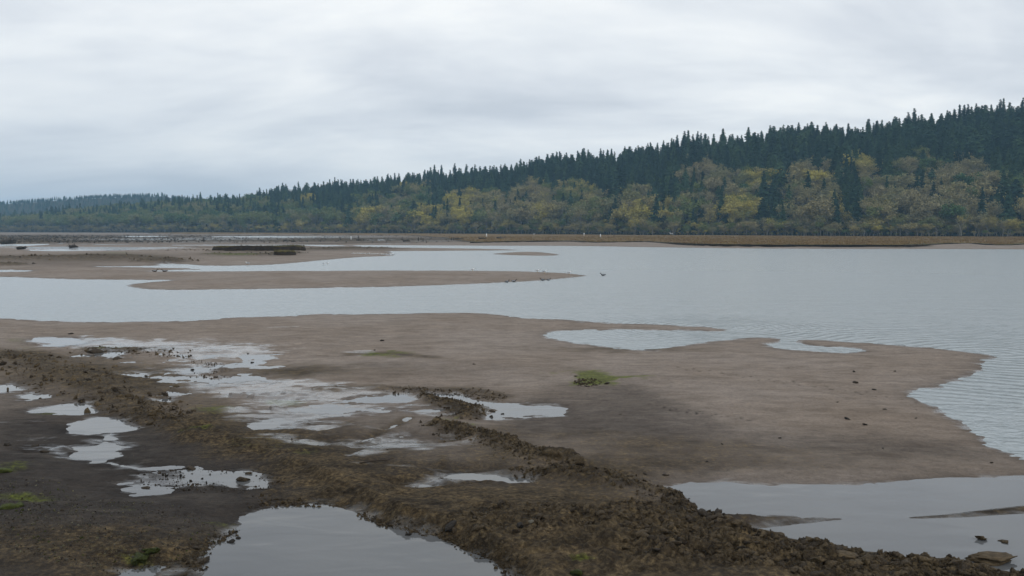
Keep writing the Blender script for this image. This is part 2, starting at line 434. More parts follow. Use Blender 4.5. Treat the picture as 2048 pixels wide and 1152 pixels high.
def blobs(px, py, lst):
    out = np.zeros(px.shape)
    for x, y, rx, ry, a in lst:
        m = (np.abs(px - x) < rx * 2.6) & (np.abs(py - y) < ry * 2.6)
        if m.any():
            e = ((px[m] - x) / rx) ** 2 + ((py[m] - y) / ry) ** 2
            out[m] += a * np.exp(-e)
    return out


def bank(d, s, cap):
    return np.where(d > 0, cap * (1 - np.exp(-np.maximum(d, 0) * s / cap)), -0.5 * (1 - np.exp(np.minimum(d, 0) * s * 1.5 / 0.5)))


def ground(X, Y):
    """height of the flats and the share of each surface at (X, Y)"""
    X = np.asarray(X, float).ravel(); Y = np.asarray(Y, float).ravel()
    Yc = np.maximum(Y, 1.5)
    # water edges wander a little
    wx = fbm(X, Y, 1.6, 3, 11) * 0.10 + fbm(X, Y, 9, 3, 12) * 0.22 * sstep(30, 70, Yc)
    wy = fbm(X, Y, 1.3, 3, 21) * 0.10 + fbm(X, Y, 7, 3, 22) * 0.5 * sstep(30, 80, Yc)
    wx += fbm(X, Y, 0.45, 4, 13, .6) * 0.14
    wy += fbm(X * 0.6, Y, 0.55, 4, 23, .6) * 0.50 * sstep(12, 30, Yc)
    Xw, Yw = X + wx, Y + wy
    px, py = proj(Xw, np.maximum(Yw, 1.5), 0.0)
    px2 = px + fbm(X, Y, 1.0, 3, 31) * 22
    py2 = py + fbm(X, Y, 0.8, 3, 32) * 7 * sstep(470, 700, py)
    low = np.clip(blobs(px2, py2, LOW), 0, 1)
    # river and its bars
    dr = -sdf_world(Xw, Yw, RIVER, 90)
    for b in BARS:
        dr = np.maximum(dr, sdf_world(Xw, Yw, b, 90))
    far = sstep(40, 110, Yc)
    cap = 0.26 + 0.10 * far + 0.10 * fbm(X, Y, 14, 3, 5)
    cap = cap * (1 - 0.80 * low)
    brk = np.clip(blobs(px2, py2, [(270, 735, 210, 34, 1.3), (440, 740, 150, 28, 1.2), (450, 712, 150, 10, .8), (340, 790, 140, 14, 1), (520, 795, 200, 20, .9), (700, 820, 180, 14, .7), (560, 855, 110, 12, .8), (760, 885, 160, 10, .8), (950, 963, 120, 10, .9), (840, 975, 80, 6, .8), (1000, 815, 90, 12, .8), (400, 960, 180, 20, .8), (290, 980, 90, 14, .8), (150, 900, 140, 16, .6), (300, 1140, 90, 14, .7), (250, 705, 180, 10, .8), (60, 690, 120, 16, .6)]), 0, 1)
    z = bank(dr, 0.035 + 0.0 * far, np.maximum(cap, 0.03))
    dp = np.full(X.shape, 60.0)
    for k, p in enumerate(POOLS):
        d = -sdf_world(Xw, Yw, p, 12 if k > 1 else 20)
        if k == 0:
            for b in POOL_BARS:
                d = np.maximum(d, sdf_world(X + wx * .3, Y + wy * .15, b, 20))
        s = 0.10 if k < 2 else 0.05
        dmax = 12 if k > 1 else 20
        zp = np.where(d >= dmax - .01, 9.0, bank(d, s, 0.30))
        z = np.minimum(z, zp)
        dp = np.minimum(dp, d)
    nb = fbm(X * 0.5, Y * 0.85, 0.95, 5, 55, 0.62)
    z = np.where(z > -0.02, z * (1 - brk) + np.minimum(z, 0.034 + nb * 0.13) * brk, z)
    sd_t = sdf_world(X + wx, Y + wy * .5, TERR, 20)
    zt = 0.13 * sstep(-0.05, 0.32, sd_t) * (0.3 + 0.7 * np.exp(-np.maximum(sd_t, 0) / 1.3))
    z = np.where(dp < 0.3, z + brk * np.maximum(nb - 0.04, 0) * 0.30 * sstep(-3, -.1, dp), z)
    # terraces above the first ridge line and the lower left mound
    t1 = blobs(px, py, [(900, 1030, 330, 60, .12), (760, 930, 230, 45, .07), (1200, 1100, 300, 60, .12), (1700, 1150, 420, 30, .05),
                        (120, 1090, 260, 90, .20), (60, 940, 150, 34, .10), (60, 745, 200, 30, .12)])
    land = sstep(0.0, 0.6, np.minimum(dr, dp))
    z = z + zt * land * (1 - .5 * brk)
    z = z + t1 * land * (1 - 0.7 * low) * (1 - brk)
    rough = np.zeros(X.shape); rpeat = np.zeros(X.shape)
    for P, W, hh, ro in _R:
        x0, y0 = P.min(0) - W.max() * 3.5; x1, y1 = P.max(0) + W.max() * 3.5
        m = (X > x0) & (X < x1) & (Y > y0) & (Y < y1)
        if not m.any():
            continue
        d, a = seg_dist(X[m] + fbm(X[m], Y[m], 1.0, 3, 41) * W.mean() * 0.5, Y[m] + fbm(X[m], Y[m], 1.0, 3, 42) * W.mean() * 0.6, P[:-1], P[1:])
        w = np.interp(a, np.arange(len(W)), W)
        g = np.exp(-(d / w) ** 2)
        dm = np.minimum(dr, dp)[m]
        keep = sstep(-0.05, 0.35, dm) if hh < 0.3 else 1.0
        z[m] += g * hh * keep
        rough[m] = np.maximum(rough[m], np.exp(-(d / (w * 1.25)) ** 2) * ro * keep)
        rpeat[m] = np.maximum(rpeat[m], np.exp(-(d / (w * 1.4)) ** 2) * (1.0 if ro > 0.06 else 0.7))
    rf = blobs(px, py, [(1350, 1140, 500, 40, .12), (1350, 1060, 300, 50, .10), (1150, 1080, 190, 46, .08), (1750, 1140, 420, 28, .10), (170, 760, 150, 26, .06), (1500, 1115, 160, 30, .10), (980, 1060, 70, 30, .08),
                        (250, 1080, 220, 60, .045), (330, 775, 90, 30, .035), (40, 1000, 120, 60, .03), (1190, 960, 110, 24, .10), (400, 800, 80, 26, .05), (240, 715, 110, 14, .06), (330, 703, 50, 6, .1)])
    rough = np.maximum(rough, rf * sstep(-0.1, 0.3, np.minimum(dr, dp)))
    # relief: broad swells, small lumps, crumbly clods
    z += land * fbm(X, Y, 5.0, 3, 51) * 0.035 * (1 - 0.4 * low) * (1 - .6 * brk)
    flat_r = 0.014 + 0.022 * low
    z += fbm(X, Y, 0.9, 4, 61, 0.55) * flat_r * sstep(-0.3, 0.4, np.minimum(dr, dp))
    near = 1 - sstep(60, 120, Yc)
    z += near * fbm(X * 0.55, Y * 1.6, 0.5, 3, 66, 0.6) * 0.010 * sstep(0.0, 1.0, dp)
    pm_ = np.clip(blobs(px, py, PEAT) + blobs(px, py, DARK) * .6, 0, 1)
    z += near * pm_ * sstep(0, .5, dp) * (fbm(X, Y * 1.3, 0.42, 4, 68, 0.65) * 0.018)
    if (rough > 0.002).any():
        m = rough > 0.002
        x, y = X[m], Y[m]
        sc = np.where(Yc[m] > 120, 8.0, 1.0)
        c1 = fbm(x / sc, y / sc, 0.55, 5, 71, 0.62)
        c2 = fbm(x / sc, y / sc, 0.30, 3, 75, 0.6, ridged=True)
        c3 = fbm(x / sc, y / sc, 0.13, 3, 79, 0.6, ridged=True)
        z[m] += rough[m] * (c1 * 1.25 + c2 * 0.75 + c3 * 0.30 + 0.05)
    # far left flats, barely above the water with thin sheets of it left behind
    fl = sstep(240, 330, Yc) * (1 - sstep(1080, 1180, px + (py - 480) * 4)) * sstep(0, 20, dr)
    fl = fl * (1 - sstep(600, 700, px) * (1 - sstep(290, 340, Yc)))
    zf = 0.15 + fbm(X, Y * 0.7, 46, 4, 81, 0.6) * 0.22 + fbm(X, Y, 9, 3, 82) * 0.05
    z = z * (1 - fl) + np.minimum(zf, z + 0.2) * fl
    # salt marsh platform with its cut bank
    ym = Y + fbm(X, Y * 0.3, 14, 3, 91) * 2.2
    dm = sdf_world(X, ym, MARSH, 40)
    dn = sdf_world(X, Y, MARSH_NOTCH, 40)
    dm = np.minimum(dm, np.maximum(-dn, -30))
    marsh = sstep(0.0, 2.2, dm)
    zm = 1.05 + fbm(X, Y, 20, 3, 92) * 0.16 + fbm(X, Y, 3, 3, 93) * 0.10
    mh_ = np.interp(px, [940, 1150, 1330, 1372, 1846, 1862, 2300], [.55, .6, .65, .95, 1.0, .62, .62])
    zm = zm * (mh_ + (1 - mh_) * sstep(4, 60, dm))
    zm = zm * (0.88 + 0.12 * sstep(1.5, 16, dm))
    z = z * (1 - marsh) + zm * marsh
    edge = np.exp(-((dm - 0.7) / 2.6) ** 2)
    # footprints
    for fx, fy in FOOT:
        m = (np.abs(px - fx) < 6) & (np.abs(py - fy) < 3)
        if m.any():
            z[m] -= 0.025 * np.exp(-((px[m] - fx) / 3.4) ** 2 - ((py[m] - fy) / 1.3) ** 2)
    # camera side
    nearb = 1 - sstep(3.0, 9.0, Y)
    z = z * (1 - nearb) + 0.35 * nearb
    peat = np.clip(np.maximum(blobs(px2, py2, PEAT), rpeat * 0.9), 0, 1)
    peat = np.clip(np.maximum(peat * (1 - marsh), edge * 1.0), 0, 1)
    moss = np.clip(blobs(px2, py2, MOSS), 0, 1.6) * (1 - marsh)
    wet = np.clip(blobs(px2, py2, WET), 0, 1) * (1 - marsh)
    dmin = np.minimum(dr, dp)
    wet = np.clip(np.maximum(wet, 0.75 * np.exp(-np.abs(dmin) / (0.25 + 0.01 * Yc))), 0, 1) * (1 - marsh)
    dark = blobs(px2, py2, DARK)
    for pd, am in DARKP:
        sd = sdf_world(X + wx * 3, Y + wy * 2, pd, 12)
        dark += am * sstep(-0.5, 0.9, sd) * np.exp(-np.maximum(sd, 0) / 4.5)
    dark = np.clip(dark, 0, 1) * (1 - marsh)
    fp = np.zeros(X.shape)
    for fx, fy in FOOT:
        m = (np.abs(px - fx) < 7) & (np.abs(py - fy) < 3)
        if m.any():
            fp[m] = np.maximum(fp[m], np.exp(-((px[m] - fx) / 3.4) ** 2 - ((py[m] - fy) / 1.1) ** 2))
    dark = np.clip(dark + fp * 0.7, 0, 1.2)
    global DAMP
    DAMP = np.exp(-(np.abs(dmin) / (0.22 + 0.006 * Yc)) ** 1.3) * (1 - marsh)
    return z, peat, moss, wet, dark, marsh, edge


# ------------------------------------------------------------------ mesh helpers
def new_mesh(name, V, F, mats=(), smooth=False):
    me = bpy.data.meshes.new(name)
    V = np.asarray(V, dtype=np.float32)
    me.vertices.add(len(V))
    me.vertices.foreach_set('co', V.ravel())
    F = np.asarray(F, dtype=np.int32)
    k = F.shape[1]
    me.loops.add(F.size)
    me.loops.foreach_set('vertex_index', F.ravel())
    me.polygons.add(len(F))
    me.polygons.foreach_set('loop_start', np.arange(0, F.size, k, dtype=np.int32))
    me.polygons.foreach_set('loop_total', np.full(len(F), k, dtype=np.int32))
    if smooth:
        me.polygons.foreach_set('use_smooth', np.ones(len(F), dtype=bool))
    for m in mats:
        me.materials.append(m)
    me.update(calc_edges=True)
    me.validate()
    return me


def link(name, data=None, parent=None, loc=(0, 0, 0), rot=(0, 0, 0), scale=(1, 1, 1), **props):
    o = bpy.data.objects.new(name, data)
    COL.objects.link(o)
    o.location = loc
    o.rotation_euler = rot
    o.scale = scale
    if parent is not None:
        o.parent = parent
    for k, v in props.items():
        o[k] = v
    return o


def tri_merge(parts):
    """parts: list of (V, F triangles) -> one"""
    Vs, Fs, n = [], [], 0
    for V, F in parts:
        Vs.append(V); Fs.append(np.asarray(F) + n); n += len(V)
    return np.vstack(Vs), np.vstack(Fs)


def tube(pts, rad, sides=5):
    pts = [Vector(p) for p in pts]
    V, F = [], []
    up = Vector((0, 0, 1))
    for i, p in enumerate(pts):
        d = (pts[min(i + 1, len(pts) - 1)] - pts[max(i - 1, 0)]).normalized()
        a = d.cross(up if abs(d.z) < 0.9 else Vector((1, 0, 0))).normalized()
        b = d.cross(a)
        for k in range(sides):
            t = 2 * math.pi * k / sides
            V.append(p + (a * math.cos(t) + b * math.sin(t)) * rad[i])
    for i in range(len(pts) - 1):
        for k in range(sides):
            q = (k + 1) % sides
            a, b, c, d = i * sides + k, i * sides + q, (i + 1) * sides + q, (i + 1) * sides + k
            F += [(a, b, c), (a, c, d)]
    n = len(V)
    V += [pts[0], pts[-1]]
    e = (len(pts) - 1) * sides
    for k in range(sides):
        q = (k + 1) % sides
        F += [(n, q, k), (n + 1, e + k, e + q)]
    return np.array([tuple(v) for v in V]), np.array(F)


# ------------------------------------------------------------------ materials
def new_mat(name):
    m = bpy.data.materials.new(name)
    m.use_nodes = True
    nt = m.node_tree
    b = nt.nodes['Principled BSDF']
    return m, nt, b


def geo_pos(nt):
    return N(nt, 'ShaderNodeNewGeometry').outputs['Position']


def mat_ground():
    m, nt, b = new_mat('mud_and_sand')
    P = geo_pos(nt)
    at = N(nt, 'ShaderNodeAttribute', attribute_name='zone')
    s = N(nt, 'ShaderNodeSeparateColor')
    nt.links.new(at.outputs['Color'], s.inputs[0])
    peat, moss, wet = s.outputs[0], s.outputs[1], s.outputs[2]
    at2 = N(nt, 'ShaderNodeAttribute', attribute_name='zone2')
    s2 = N(nt, 'ShaderNodeSeparateColor')
    nt.links.new(at2.outputs['Color'], s2.inputs[0])
    dark, marsh, edge = s2.outputs[0], s2.outputs[1], s2.outputs[2]
    big = noise(nt, mapping(nt, P, (1, 1, 1)), 0.12, 4, 0.55, 0.5)
    mid = noise(nt, mapping(nt, P, (0.7, 1.3, 1)), 0.9, 6, 0.62, 0.6)
    fine = noise(nt, P, 9.0, 5, 0.7)
    grain = noise(nt, P, 45.0, 3, 0.75)
    sand = ramp(nt, mid, [(0.3, (0.182, 0.151, 0.126)), (0.5, (0.243, 0.203, 0.172)), (0.7, (0.304, 0.257, 0.220))])
    sand = mix_c(nt, math_n(nt, 'MULTIPLY_ADD', big, 2.2, -0.85, clamp=True), sand, mix_c(nt, 1.0, sand, (0.74, 0.68, 0.60), 'MULTIPLY'))
    speck = ramp(nt, grain, [(0.30, (0.45, 0.43, 0.42)), (0.48, (1, 1, 1)), (0.62, (1, 1, 1)), (0.75, (1.35, 1.33, 1.3))])
    mot = ramp(nt, noise(nt, mapping(nt, P, (0.8, 1.2, 1)), 2.3, 8, 0.72, 0.3), [(0.30, (0.58, 0.56, 0.54)), (0.5, (1, 1, 1)), (0.68, (1.30, 1.28, 1.24))])
    fsp = ramp(nt, fine, [(0.28, (0.62, 0.6, 0.58)), (0.5, (1, 1, 1)), (0.72, (1.28, 1.26, 1.22))])
    # dark silty mud
    mud = ramp(nt, mid, [(0.3, (0.024, 0.020, 0.018)), (0.55, (0.048, 0.041, 0.036)), (0.75, (0.088, 0.076, 0.064))])
    col = mix_c(nt, math_n(nt, 'MULTIPLY_ADD', math_n(nt, 'SUBTRACT', mid, 0.5), 0.5, dark, clamp=True), sand, mud)
    # brown crumbly peat
    pe = ramp(nt, fine, [(0.3, (0.020, 0.015, 0.009)), (0.5, (0.066, 0.050, 0.031)), (0.68, (0.125, 0.096, 0.056))])
    pe = mix_c(nt, 1.0, pe, ramp(nt, noise(nt, P, 1.1, 5, 0.65, 0.6), [(0.33, (0.50, 0.50, 0.52)), (0.5, (1.0, 0.98, 0.95)), (0.66, (1.45, 1.38, 1.24))]), 'MULTIPLY')
    pm = math_n(nt, 'MULTIPLY_ADD', math_n(nt, 'SUBTRACT', fine, 0.5), 1.4, math_n(nt, 'MULTIPLY', peat, 1.1), clamp=True)
    pm = math_n(nt, 'MULTIPLY', pm, math_n(nt, 'MULTIPLY', peat, 2.5, clamp=True))
    col = mix_c(nt, pm, col, pe)
    mo = ramp(nt, fine, [(0.3, (0.030, 0.034, 0.008)), (0.55, (0.095, 0.115, 0.014)), (0.75, (0.16, 0.19, 0.025))])
    mm = math_n(nt, 'MULTIPLY', math_n(nt, 'MULTIPLY_ADD', math_n(nt, 'ADD', math_n(nt, 'MULTIPLY', fine, 0.6), math_n(nt, 'MULTIPLY', mid, 0.6)), 2.6, math_n(nt, 'MULTIPLY_ADD', moss, 1.5, -2.35), clamp=True), 0.85)
    col = mix_c(nt, mm, col, mo)
    gcol = ramp(nt, noise(nt, mapping(nt, P, (0.25, 0.12, 1)), 0.55, 5, 0.7), [(0.3, (0.085, 0.050, 0.018)), (0.5, (0.150, 0.092, 0.032)), (0.7, (0.175, 0.135, 0.055))])
    ed = math_n(nt, 'MULTIPLY', edge, 1.0, clamp=True)
    gcol = mix_c(nt, ed, gcol, (0.022, 0.016, 0.011))
    col = mix_c(nt, marsh, col, gcol)
    col = mix_c(nt, 0.85, col, mix_c(nt, 1.0, col, speck, 'MULTIPLY'))
    col = mix_c(nt, 0.8, col, mix_c(nt, 1.0, col, fsp, 'MULTIPLY'))
    mk = math_n(nt, 'MULTIPLY_ADD', math_n(nt, 'MAXIMUM', peat, dark), 0.6, 0.42, clamp=True)
    col = mix_c(nt, mk, col, mix_c(nt, 1.0, col, mot, 'MULTIPLY'))
    strk = noise(nt, mapping(nt, P, (0.30, 1.1, 1), rot=(0, 0, 0.12)), 2.6, 5, 0.65, 0.3)
    col = mix_c(nt, 1.0, col, ramp(nt, strk, [(0.32, (0.87, 0.86, 0.86)), (0.5, (1, 1, 1)), (0.68, (1.11, 1.11, 1.11))]), 'MULTIPLY')
    wv = math_n(nt, 'ADD', math_n(nt, 'MULTIPLY', math_n(nt, 'SUBTRACT', mid, 0.5), 2.2), math_n(nt, 'MULTIPLY', math_n(nt, 'SUBTRACT', strk, 0.5), 1.6))
    col = mix_c(nt, math_n(nt, 'MULTIPLY', at.outputs['Alpha'], 0.75, clamp=True), col, mix_c(nt, 1.0, col, (0.52, 0.52, 0.53), 'MULTIPLY'))
    wn = math_n(nt, 'MULTIPLY', math_n(nt, 'ADD', math_n(nt, 'SUBTRACT', wet, 0.50), math_n(nt, 'MULTIPLY', wv, math_n(nt, 'MULTIPLY', wet, 1.3, clamp=True))), 2.6, clamp=True)
    col = mix_c(nt, math_n(nt, 'MULTIPLY', wn, 0.55), col, mix_c(nt, 1.0, col, (0.5, 0.5, 0.52), 'MULTIPLY'))
    nt.links.new(col, b.inputs['Base Color'])
    ro = math_n(nt, 'MULTIPLY_ADD', wn, -0.70, 0.82, clamp=True)
    ro = math_n(nt, 'ADD', ro, math_n(nt, 'MULTIPLY', math_n(nt, 'SUBTRACT', fine, 0.5), 0.3), clamp=True)
    nt.links.new(ro, b.inputs['Roughness'])
    nt.links.new(math_n(nt, 'MULTIPLY_ADD', wn, 0.55, math_n(nt, 'MULTIPLY_ADD', dark, -0.06, 0.14)), b.inputs['Specular IOR Level'])
    bp = N(nt, 'ShaderNodeBump')
    bp.inputs['Distance'].default_value = 0.055
    nt.links.new(math_n(nt, 'MULTIPLY_ADD', wn, -0.68, 0.78, clamp=True), bp.inputs['Strength'])
    hh = math_n(nt, 'ADD', math_n(nt, 'MULTIPLY', fine, 1.0), math_n(nt, 'MULTIPLY', grain, 0.35))
    hh = math_n(nt, 'ADD', hh, math_n(nt, 'MULTIPLY', math_n(nt, 'MULTIPLY', noise(nt, P, 3.6, 6, 0.7, 0.8), 2.6), peat))
    nt.links.new(hh, bp.inputs['Height'])
    nt.links.new(bp.outputs[0], b.inputs['Normal'])
    return m


def mat_water(name, choppy):
    m, nt, b = new_mat(name)
    P = geo_pos(nt)
    if choppy:
        b.inputs['Base Color'].default_value = (0.30, 0.335, 0.345, 1)
        b.inputs['Roughness'].default_value = 0.22
        b.inputs['Specular IOR Level'].default_value = 0.7
    else:
        b.inputs['Base Color'].default_value = (0.085, 0.095, 0.098, 1)
        b.inputs['Roughness'].default_value = 0.04
    b.inputs['IOR'].default_value = 1.333
    bp = N(nt, 'ShaderNodeBump')
    if choppy:
        a = noise(nt, mapping(nt, P, (0.55, 1.0, 1)), 2.6, 3, 0.6, 0.4)
        c = noise(nt, mapping(nt, P, (0.4, 1.0, 1), rot=(0, 0, 0.3)), 0.42, 4, 0.6, 0.3)
        # calm water by the near shores, chop further out
        sepp = N(nt, 'ShaderNodeSeparateXYZ')
        nt.links.new(P, sepp.inputs[0])
        hgt = math_n(nt, 'ADD', math_n(nt, 'MULTIPLY', a, 0.12), math_n(nt, 'MULTIPLY', c, 0.13))

        def rings(cxp, cyp, wl, r0, r1, amp):
            X0, Y0 = unproj(cxp, cyp)
            sub = N(nt, 'ShaderNodeVectorMath', operation='SUBTRACT')
            nt.links.new(P, sub.inputs[0])
            sub.inputs[1].default_value = (float(X0), float(Y0), 0)
            ln = N(nt, 'ShaderNodeVectorMath', operation='LENGTH')
            nt.links.new(sub.outputs[0], ln.inputs[0])
            r = math_n(nt, 'ADD', ln.outputs['Value'], math_n(nt, 'MULTIPLY', noise(nt, P, 0.35, 3, 0.5), wl * 1.6))
            w = math_n(nt, 'SINE', math_n(nt, 'MULTIPLY', r, 2 * math.pi / wl))
            fade = ramp(nt, math_n(nt, 'DIVIDE', ln.outputs['Value'], r1), [(0.0, (1, 1, 1)), (r0 / r1, (1, 1, 1)), (1.0, (0, 0, 0))])
            patch = ramp(nt, noise(nt, P, 0.8, 3, 0.5), [(0.35, (0.2, 0.2, 0.2)), (0.6, (1, 1, 1))])
            return math_n(nt, 'MULTIPLY', math_n(nt, 'MULTIPLY', w, fade), math_n(nt, 'MULTIPLY', patch, amp))
        hgt = math_n(nt, 'ADD', hgt, rings(1992, 706, 0.80, 9, 19, 0.05))
        hgt = math_n(nt, 'ADD', hgt, rings(1440, 655, 0.62, 5, 10, 0.06))
        bp.inputs['Strength'].default_value = 1.0
        bp.inputs['Distance'].default_value = 1.0
        nt.links.new(hgt, bp.inputs['Height'])
    else:
        a = noise(nt, mapping(nt, P, (0.6, 1.3, 1), rot=(0, 0, -0.5)), 1.2, 2, 0.4, 0.3)
        bp.inputs['Distance'].default_value = 0.012
        bp.inputs['Strength'].default_value = 1.0
        nt.links.new(a, bp.inputs['Height'])
        mud = ramp(nt, noise(nt, P, 0.35, 3, 0.5), [(0.3, (0.098, 0.102, 0.106)), (0.7, (0.116, 0.119, 0.121))])
        nt.links.new(mud, b.inputs['Base Color'])
    nt.links.new(bp.outputs[0], b.inputs['Normal'])
    return m


def mat_tinted(name, stops, rough=0.9, scale=0.35, trans=False, bump=0.0, bscale=6.0, objspace=True, contrast=(0.55, 1.45)):
    """colour picked by the thing's own 'tint', varied by noise"""
    m, nt, b = new_mat(name)
    at = N(nt, 'ShaderNodeAttribute', attribute_name='tint', attribute_type='INSTANCER')
    col = ramp(nt, at.outputs['Fac'], stops)
    P = N(nt, 'ShaderNodeTexCoord').outputs['Object'] if objspace else geo_pos(nt)
    n = noise(nt, P, scale, 4, 0.7)
    f = ramp(nt, n, [(0.3, (contrast[0],) * 3), (0.7, (contrast[1],) * 3)])
    col = mix_c(nt, 1.0, col, f, 'MULTIPLY')
    nt.links.new(col, b.inputs['Base Color'])
    b.inputs['Roughness'].default_value = rough
    b.inputs['Specular IOR Level'].default_value = 0.2
    if bump:
        bp = N(nt, 'ShaderNodeBump')
        bp.inputs['Distance'].default_value = bump
        nt.links.new(noise(nt, P, bscale, 5, 0.7), bp.inputs['Height'])
        nt.links.new(bp.outputs[0], b.inputs['Normal'])
    return m


def mat_simple(name, c0, c1, scale=3.0, rough=0.85, bump=0.01):
    m, nt, b = new_mat(name)
    P = N(nt, 'ShaderNodeTexCoord').outputs['Object']
    n = noise(nt, P, scale, 5, 0.65)
    nt.links.new(ramp(nt, n, [(0.3, c0), (0.7, c1)]), b.inputs['Base Color'])
    b.inputs['Roughness'].default_value = rough
    b.inputs['Specular IOR Level'].default_value = 0.25
    bp = N(nt, 'ShaderNodeBump')
    bp.inputs['Distance'].default_value = bump
    nt.links.new(n, bp.inputs['Height'])
    nt.links.new(bp.outputs[0], b.inputs['Normal'])
    return m


M_GROUND = mat_ground()
M_RIVER = mat_water('river_water', True)
M_POOL = mat_water('still_water', False)
M_FIR = mat_tinted('fir_needles', [(0, (0.015, 0.036, 0.021)), (0.5, (0.027, 0.060, 0.032)), (1, (0.052, 0.092, 0.038))], scale=0.5)
M_LEAF = mat_tinted('broad_leaves', [(0, (0.060, 0.120, 0.042)), (0.25, (0.155, 0.185, 0.055)), (0.5, (0.275, 0.238, 0.135)),
                                     (0.75, (0.36, 0.31, 0.095)), (1, (0.50, 0.43, 0.08))], scale=0.4, contrast=(0.6, 1.35))
M_BARK = mat_simple('bark_grey', (0.16, 0.145, 0.125), (0.36, 0.34, 0.30), 1.5, 0.9, 0.02)
M_BARKD = mat_simple('bark_dark', (0.030, 0.022, 0.016), (0.065, 0.05, 0.04), 1.5, 0.9, 0.02)
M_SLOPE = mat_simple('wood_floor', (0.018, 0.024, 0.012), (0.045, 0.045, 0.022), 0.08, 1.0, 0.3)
M_CLOD = mat_tinted('clod', [(0, (0.125, 0.090, 0.048)), (0.2, (0.092, 0.067, 0.038)), (0.4, (0.058, 0.043, 0.028)), (0.5, (0.030, 0.025, 0.020)), (0.7, (0.16, 0.145, 0.12)), (0.85, (0.24, 0.22, 0.13)), (0.9, (0.07, 0.085, 0.015)), (1, (0.045, 0.055, 0.012))],
                    rough=0.75, scale=3.0, bump=0.05, bscale=5.0, contrast=(0.4, 1.5))
M_PEAT = mat_simple('cut_peat', (0.014, 0.010, 0.007), (0.050, 0.036, 0.022), 1.4, 0.9, 0.06)
M_TURF = mat_simple('turf', (0.050, 0.045, 0.016), (0.125, 0.100, 0.038), 1.2, 0.95, 0.06)
M_DRIFT = mat_simple('driftwood', (0.030, 0.024, 0.019), (0.095, 0.080, 0.066), 2.0, 0.9, 0.01)
M_WHITE = mat_simple('white_paint', (0.70, 0.71, 0.70), (0.82, 0.82, 0.80), 2.0, 0.6, 0.001)
M_GULLW = mat_simple('white_feathers', (0.72, 0.72, 0.70), (0.85, 0.85, 0.83), 9, 0.8, 0.001)
M_GULLG = mat_simple('grey_feathers', (0.26, 0.28, 0.31), (0.36, 0.38, 0.41), 9, 0.8, 0.001)
M_DUCK = mat_simple('brown_feathers', (0.022, 0.018, 0.016), (0.060, 0.045, 0.035), 14, 0.8, 0.001)
M_BILL = mat_simple('yellow_bill', (0.40, 0.26, 0.04), (0.50, 0.33, 0.06), 14, 0.5, 0.001)

# ------------------------------------------------------------------ the flats: one sheet
pys = [463.2, 464, 465, 466]
y_ = 466.5
while y_ < 1175:
    pys.append(y_)
    y_ += 0.5 if y_ < 545 else (1.0 if y_ < 660 else 1.55)
_, Yrows = unproj(np.full(len(pys), 1024.0), np.array(pys))
Yrows = list(Yrows)
Ytail = [Yrows[-1]]
while Ytail[-1] > 2.0:
    Ytail.append(Ytail[-1] * 0.985 - 0.02)
Yrows = [6500, 4200, 3000, 2300] + Yrows + Ytail[1:] + [1, 0, -4, -15, -60, -250]
Yrows = np.array(Yrows)
us = np.concatenate([np.linspace(-4.0, -1.05, 14), np.linspace(-1.0, -0.62, 40), np.arange(-0.61, 0.61, 2.05 / FPX), np.linspace(0.62, 1.0, 40), np.linspace(1.05, 4.0, 14)])
GY = np.repeat(Yrows[:, None], len(us), 1)
GX = np.clip(np.maximum(GY, 2.0) * us[None, :], -6400, 6400)
gz, peat, moss, wet, dark, marsh, edge = ground(GX, GY)
nr, nc = GX.shape
idx = np.arange(nr * nc).reshape(nr, nc)
F = np.stack([idx[1:, :-1], idx[1:, 1:], idx[:-1, 1:], idx[:-1, :-1]], -1).reshape(-1, 4)
me = new_mesh('mudflat', np.stack([GX.ravel(), GY.ravel(), gz], 1), F, [M_GROUND], smooth=True)
if me.vertices and len(me.vertices) == nr * nc:
    for nm, ch in (('zone', (peat, moss, wet)), ('zone2', (dark, marsh, edge))):
        a = me.attributes.new(nm, 'FLOAT_COLOR', 'POINT')
        c4 = np.ones((nr * nc, 4), np.float32)
        for k in range(3):
            c4[:, k] = ch[k]
        c4[:, 3] = DAMP
        a.data.foreach_set('color', c4.ravel())
flat = link('mudflat', me, kind='structure')


def gz_at(X, Y):
    """height read back from the finished sheet"""
    X, Y = np.atleast_1d(X), np.atleast_1d(Y)
    U = X / np.maximum(Y, 2.0)
    j = np.clip(np.searchsorted(us, U) - 1, 0, len(us) - 2)
    fu = np.clip((U - us[j]) / (us[j + 1] - us[j]), 0, 1)
    i = np.clip(np.searchsorted(-Yrows, -Y) - 1, 0, len(Yrows) - 2)
    fv = np.clip((Y - Yrows[i]) / (Yrows[i + 1] - Yrows[i]), 0, 1)
    G = gz.reshape(nr, nc)
    return (G[i, j] * (1 - fu) + G[i, j + 1] * fu) * (1 - fv) + (G[i + 1, j] * (1 - fu) + G[i + 1, j + 1] * fu) * fv


def on_ground(px, py, it=5):
    """world place of a photo point on the real relief"""
    px = np.atleast_1d(np.asarray(px, float)); py = np.atleast_1d(np.asarray(py, float))
    z = np.zeros(px.shape)
    for _ in range(it):
        X, Y = unproj(px, py, z)
        z = 0.5 * z + 0.5 * gz_at(X, Y)
    X, Y = unproj(px, py, z)
    return X, Y, np.maximum(gz_at(X, Y), 0.0)


